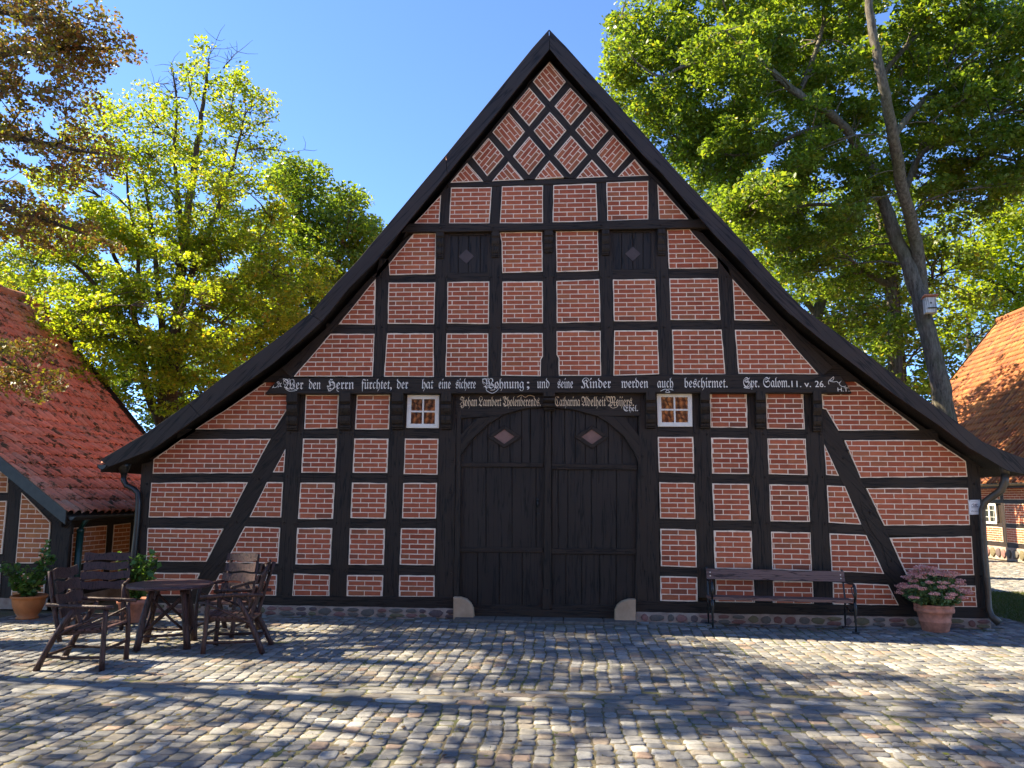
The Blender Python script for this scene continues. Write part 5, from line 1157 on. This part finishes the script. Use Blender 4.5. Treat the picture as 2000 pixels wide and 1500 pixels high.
# trees out of frame on the left whose crowns throw the dappled shade over the yard
def shade_tree(loc, h, r, n, seed_lab, cr=.42, cnt=36, size=.18, mk='lf_oak'):
    x, y = loc; cl = ell_clumps((x, y, h), r, int(n*2.3), cr, cnt, .2)
    tree('yard_tree', seed_lab, 'tree', 'trees left of the yard', (x, y, 0), [([(x, y, 0), (x+.2, y, h*.5), (x, y+.2, h), (x+.1, y, h+r[2]*.6)], .15, .04), ([(x, y, h*.55), (x+r[0]*.5, y-.5, h)], .07, .02), ([(x, y, h*.6), (x-r[0]*.5, y+.6, h+.5)], .07, .02), ([(x, y, h*.5), (x, y-r[1]*.6, h)], .07, .02), ([(x, y, h*.5), (x, y+r[1]*.6, h)], .07, .02)], cl, size, mk, 'barkd', .03)
SHADE = [((-16, -5.5), 8.5, (4.2, 3.4, 4.5), 120), ((-19, -10.5), 9, (4.5, 3.6, 5), 120), ((-24, -3.5), 12, (4.5, 4, 5.5), 120), ((-12.5, -8.0), 12, (3.8, 3.4, 4.8), 110), ((-11.3, -3.6), 14, (3.3, 3.4, 4.2), 110), ((-27, -8.5), 14, (4.5, 4.5, 5.5), 110)]
for i, (l, h, r, n) in enumerate(SHADE):
    shade_tree(l, h, r, n, ('leafy yard tree just outside the left edge of the photo, nearest the gable', 'leafy yard tree outside the left edge, level with the camera', 'tall yard tree outside the left edge, behind the nearest one', 'rounded yard tree outside the frame beside the camera', 'slender tall yard tree outside the frame, closest to the outbuilding', 'tallest yard tree, farthest outside the left edge')[i])

# ---------------------------------------------------------------- furniture
def logs(m, a, b, r, r2=None, bend=.012, sides=9):
    a, b = Vector(a), Vector(b); n = 6; s = []
    off = Vector((rng.gauss(0, bend), rng.gauss(0, bend), rng.gauss(0, bend*.5)))
    for i in range(n+1):
        t = i/n; s.append(a.lerp(b, t)+off*math.sin(math.pi*t)+Vector((rng.gauss(0, .002), rng.gauss(0, .002), 0)))
    r2 = r2 or r; m.tube(s, [(r+(r2-r)*i/n)*rng.uniform(.93, 1.07) for i in range(n+1)], sides, True, 0, .04)
def one(a, b, r, name, parent, r2=None, mk='log'):
    m = MB(); logs(m, a, b, r, r2); return m.build(name, M[mk], parent, True)
def wavy_slat(c, w, h, th, name, parent, rotx=0, seed=0, mk='log'):
    m = MB(); n = 16; rr = random.Random(seed); p1, p2, f1, f2 = rr.uniform(0, 6), rr.uniform(0, 6), rr.uniform(5, 9), rr.uniform(5, 9); V = []
    for i in range(n+1):
        x = -w/2+w*i/n
        zt = h/2+.010*math.sin(f1*x*2+p1); zb2 = -h/2+.010*math.sin(f2*x*2+p2); cv = .035*(abs(2*x/w)**2)
        for y in (-th/2, th/2):
            for z in (zt, zb2): V.append((x, y-cv, z))
    R = Matrix.Rotation(rotx, 3, 'X'); V = [Vector(c)+R @ Vector(v) for v in V]; F_ = []
    for i in range(n):
        a = i*4; b = a+4; F_ += [(a, b, b+1, a+1), (a+2, a+3, b+3, b+2), (a, a+2, b+2, b), (a+1, b+1, b+3, a+3)]
    F_ += [(0, 1, 3, 2), (n*4, n*4+2, n*4+3, n*4+1)]; m.add(V, F_); return m.build(name, M[mk], parent)
def mv(x, y): return (EYE.x+(x-EYE.x)*1.04, EYE.y+(y-EYE.y)*1.04, GZ)
def chair(loc, rz, label, w=.60, sc=.96):
    """rustic armchair, its sitter looking along local -y"""
    t = thing('garden_chair', loc, rz, label, 'chair', 'rustic log armchairs around the table'); h = w/2; t.scale = (sc, sc, sc)
    for s in (-1, 1):
        one((s*h, -.27, 0), (s*(h-.02), -.25, .66), .032, 'leg', t, .026)                       # front leg carries the arm
        one((s*(h-.01), .44, 0), (s*(h-.03), .10, .66), .036, 'leg', t, .030)                   # back leg leans forward
        one((s*(h-.04), .22, .30), (s*(h-.07), .42, 1.06), .026, 'back_post', t, .024)
        one((s*(h+.005), -.34, .675), (s*(h-.03), .40, .70), .023, 'armrest', t, .022)
        one((s*(h+.01), -.25, .60), (s*(h+.0), .28, .36), .014, 'side_brace', t)
        one((s*(h-.01), -.26, .14), (s*(h-.01), .36, .15), .017, 'stretcher', t)
    one((-h, -.26, .22), (h, -.26, .22), .018, 'stretcher', t); one((-h, .34, .16), (h, .34, .16), .018, 'stretcher', t)
    m = MB()
    for s in (-1, 1): m = MB(); m.box((s*(h-.06), .02, .405), (.035, .56, .05), Matrix.Rotation(R_(-4), 3, 'X')); m.build('seat_rail', M['log'], t)
    pass
    m = MB()
    for i in range(7):
        y = -.25+i*.085; m.box((0, y, .445-.07*(y+.25)), (w-.05, .066, .022), Matrix.Rotation(R_(-4), 3, 'X'))
    m.build('seat', M['top'], t)
    for i, z in enumerate((.60, .74, .88, 1.02)):
        y = .27+(z-.45)*.26; wavy_slat((0, y-.03, z), w-.06+.03*math.sin(i*2), .115, .022, 'back_slat', t, R_(-15), seed=i+int(w*100)+int(abs(loc[0])*10), mk='log')
    return t
def face(dx, dy): return math.atan2(dy, dx)+math.pi/2
chair(mv(-4.72, -4.12), face(1, .12), 'rustic dark log armchair nearest the left edge, seen from the side')
chair(mv(-3.62, -3.15), face(-1, -.18), 'rustic dark log armchair right of the table, facing left')
chair(mv(-4.15, -2.15), face(-.15, -1), 'rustic log armchair against the brick wall behind the right hand chair', .56)
chair(mv(-5.98, -1.95), face(.4, -1), 'wide rustic log armchair behind the table, in front of the potted hydrangea', .72, .93)
tb = thing('garden_table', mv(-4.47, -3.02), R_(10), 'round dark brown rustic table on splayed log legs', 'table')
m = MB(); m.lathe([(0, .752), (.49, .752), (.502, .745), (.505, .73), (.50, .716), (.48, .712), (0, .712)], 48); m.build('tabletop', M['top'], tb, False)
for k in range(4):
    a = R_(45+90*k+8); one((.40*math.cos(a), .40*math.sin(a), 0), (.24*math.cos(a), .24*math.sin(a), .715), .042, 'leg', tb, .036)
for k in range(4):
    a = R_(45+90*k+8); b = R_(45+90*(k+1)+8); one((.33*math.cos(a), .33*math.sin(a), .2), (.26*math.cos(b), .26*math.sin(b), .62), .016, 'cross_stick', tb); one((.36*math.cos(a), .36*math.sin(a), .16), (.36*math.cos(b), .36*math.sin(b), .17), .017, 'stretcher', tb)
    one((.30*math.cos(b), .30*math.sin(b), .22), (.26*math.cos(a), .26*math.sin(a), .6), .015, 'cross_stick', tb)

# bench with cast iron ends
bn = thing('garden_bench', mv(3.24, -.93)[:2]+(GZ,), R_(-3.5), 'wooden bench with black cast iron ends against the wall, left of the flowerpot', 'bench')
BW = .98
for s in (-1, 1):
    m = MB(); x = s*BW
    m.tube([(x, -.20, .01), (x, -.215, .12), (x, -.205, .22), (x, -.235, .33), (x, -.225, .40), (x, -.20, .44)], [.012, .014, .017, .026, .022, .014], 8)
    m.tube([(x, .30, .01), (x, .29, .14), (x, .25, .28), (x, .235, .40), (x, .25, .46), (x, .285, .62), (x, .325, .80), (x, .33, .83)], [.011, .015, .017, .015, .014, .013, .011, .018], 8)
    m.tube([(x, -.215, .40), (x, -.10, .385), (x, .06, .38), (x, .24, .40)], .013, 8)
    m.tube([(x, -.20, .42), (x, -.255, .50), (x, -.265, .58), (x, -.235, .655), (x, -.16, .675), (x, .0, .66), (x, .12, .665), (x, .29, .65)], [.014, .022, .024, .018, .015, .012, .012, .011], 8)
    m.tube([(x, -.18, .34), (x, -.08, .28), (x, .06, .28), (x, .2, .33)], .009, 6); m.tube([(x, -.2, .5), (x, -.12, .55), (x, -.1, .62), (x, -.17, .64)], .008, 6)
    for yy in (-.20, .30): m.box((x, yy, .010), (.10, .035, .02)); m.tube([(x-.05, yy, .014), (x+.05, yy, .014)], .014, 6)
    m.build('cast_iron_end', M['iron'], bn, True)
m = MB(); m.box((0, .275, .735), (2*BW+.03, .028, .15), Matrix.Rotation(R_(-13), 3, 'X')); bp = m.build('back_board', M['bench'], bn)
m = MB()
for s in (-1, 1):
    for z in (.71, .76): m.tube([(s*(BW-.04), .258+(z-.735)*.23, z), (s*(BW-.04), .252+(z-.735)*.23, z)], .010, 10)
m.build('bolt', M['bolt'], bp)
for i, (y, z) in enumerate(((-.15, .435), (.0, .425), (.14, .42))):
    m = MB(); m.box((0, y, z), (2*BW+.06, .13, .038)); m.build('seat_board', M['bench'], bn)

# pots and plants
def pot(name, loc, rr, prof, mk, label, cat='plant pot'):
    t = thing(name, loc, rng.uniform(0, 3), label, cat)
    m = MB(); m.lathe(prof, 40); m.build('pot', M[mk], t, True); z = prof[-1][1]
    m = MB(); m.lathe([(rr, 0), (rr*.5, .012), (0, .02)], 24, (0, 0, z)); m.build('soil', M['soil'], t); return t
sp_ = atZ(1823, 1236)
sd = pot('flowerpot', (sp_.x+.11, sp_.y+.17, GZ), .205, [(0, 0), (.168, 0), (.175, .01), (.205, .13), (.211, .135), (.211, .15), (.207, .155), (.2295, .262), (.234, .265), (.258, .27), (.265, .30), (.262, .33), (.25, .335), (.262, .345), (.264, .365), (.255, .38), (.238, .38), (.225, .36), (.21, .33)], 'terra', 'terracotta pot of pink flowering stonecrop at the right end of the wall', 'flowerpot')
hd = []; m = MB()
for i in range(64):
    a = 2.399963*i; f = math.sqrt((i+.5)/64); x, y = .50*f*math.cos(a), .44*f*math.sin(a); z = .86-.36*f**2.6+rng.uniform(-.05, .05)
    p = Vector((x+rng.uniform(-.03, .03), y+rng.uniform(-.03, .03), z)); b = Vector((x*.22, y*.22, .34)); m.tube([b, b.lerp(p, .5)+Vector((x*.12, y*.12, .03)), p], [.006, .005, .004], 5, False); hd.append((p, b))
m.build('stem', M['lf_sed'], sd)
bl = [((0, 0, .52), (.36, .34, .17), 900)]
for p, b in hd:
    for k in range(5): q = b.lerp(p, .3+.62*k/5); bl.append((tuple(q), (.05, .05, .04), 9))
leaves_np('foliage', bl, .062, 'lf_sed', sd, .3)
bl = []
for p, b in hd: bl.append((tuple(p+Vector((0, 0, .012))), (rng.uniform(.055, .10), rng.uniform(.055, .10), .024), 150))
leaves_np('flower_heads', bl, .022, 'fl_sed', sd, -.5)
pp = atZ(42, 1211)
lp = pot('laurel_pot', (pp.x, pp.y+.12, GZ), .20, [(0, 0), (.125, 0), (.15, .01), (.15, .03), (.13, .045), (.175, .11), (.21, .20), (.222, .27), (.225, .30), (.245, .31), (.25, .33), (.24, .345), (.222, .34), (.205, .30)], 'terra2', 'bulbous ochre terracotta pot with a leggy laurel in front of the outbuilding', 'plant pot')
def sprig(m, bl, a, b, n, r=.006, s=.10, lr=.05, cnt=4):
    a, b = Vector(a), Vector(b); mid = a.lerp(b, .5)+Vector((rng.gauss(0, .02), rng.gauss(0, .02), .02)); m.tube([a, mid, b], [r, r*.8, r*.5], 5, False)
    for k in range(n): t = (k+1)/n; q = a.lerp(mid, t*2) if t < .5 else mid.lerp(b, t*2-1); bl.append((tuple(q), (lr, lr, lr*.7), cnt))
m = MB(); bl = []
lp.rotation_euler = (0, 0, 0)
for _ in range(16): a = rng.uniform(0, 6.28); d = rng.uniform(.1, .34); sprig(m, bl, (rng.gauss(0, .04), rng.gauss(0, .04), .3), (d*math.cos(a)-.08, d*math.sin(a), rng.uniform(.5, .78)), 6, .007, lr=.07, cnt=6)
for b in ((.20, .0, 1.12), (.12, .1, .98), (.27, .05, .92)): sprig(m, bl, (.08, 0, .55), b, 9, .007, lr=.065, cnt=5)
sprig(m, bl, (.0, 0, .3), (.20, 0, .8), 6, .009, cnt=5)
m.build('stem', M['barkd'], lp); leaves_np('foliage', bl, .10, 'lf_pot', lp, .1)
pp = atZ(252, 1217)
hp = pot('hydrangea_pot', (pp.x, pp.y+.1, GZ), .19, [(0, 0), (.15, 0), (.17, .02), (.215, .26), (.235, .27), (.24, .31), (.235, .33), (.215, .33), (.2, .3)], 'terra', 'terracotta pot with a bright leafy hydrangea, half hidden behind the table', 'plant pot')
m = MB(); bl = []; hp.rotation_euler = (0, 0, 0)
for _ in range(22): a = rng.uniform(0, 6.28); d = rng.uniform(.05, .36); sprig(m, bl, (rng.gauss(0, .04), rng.gauss(0, .04), .3), (d*math.cos(a)+.05, d*math.sin(a), rng.uniform(.62, 1.0)), 6, .006, lr=.07, cnt=5)
m.build('stem', M['lf_pot'], hp); leaves_np('foliage', bl, .115, 'lf_pot', hp, .1)
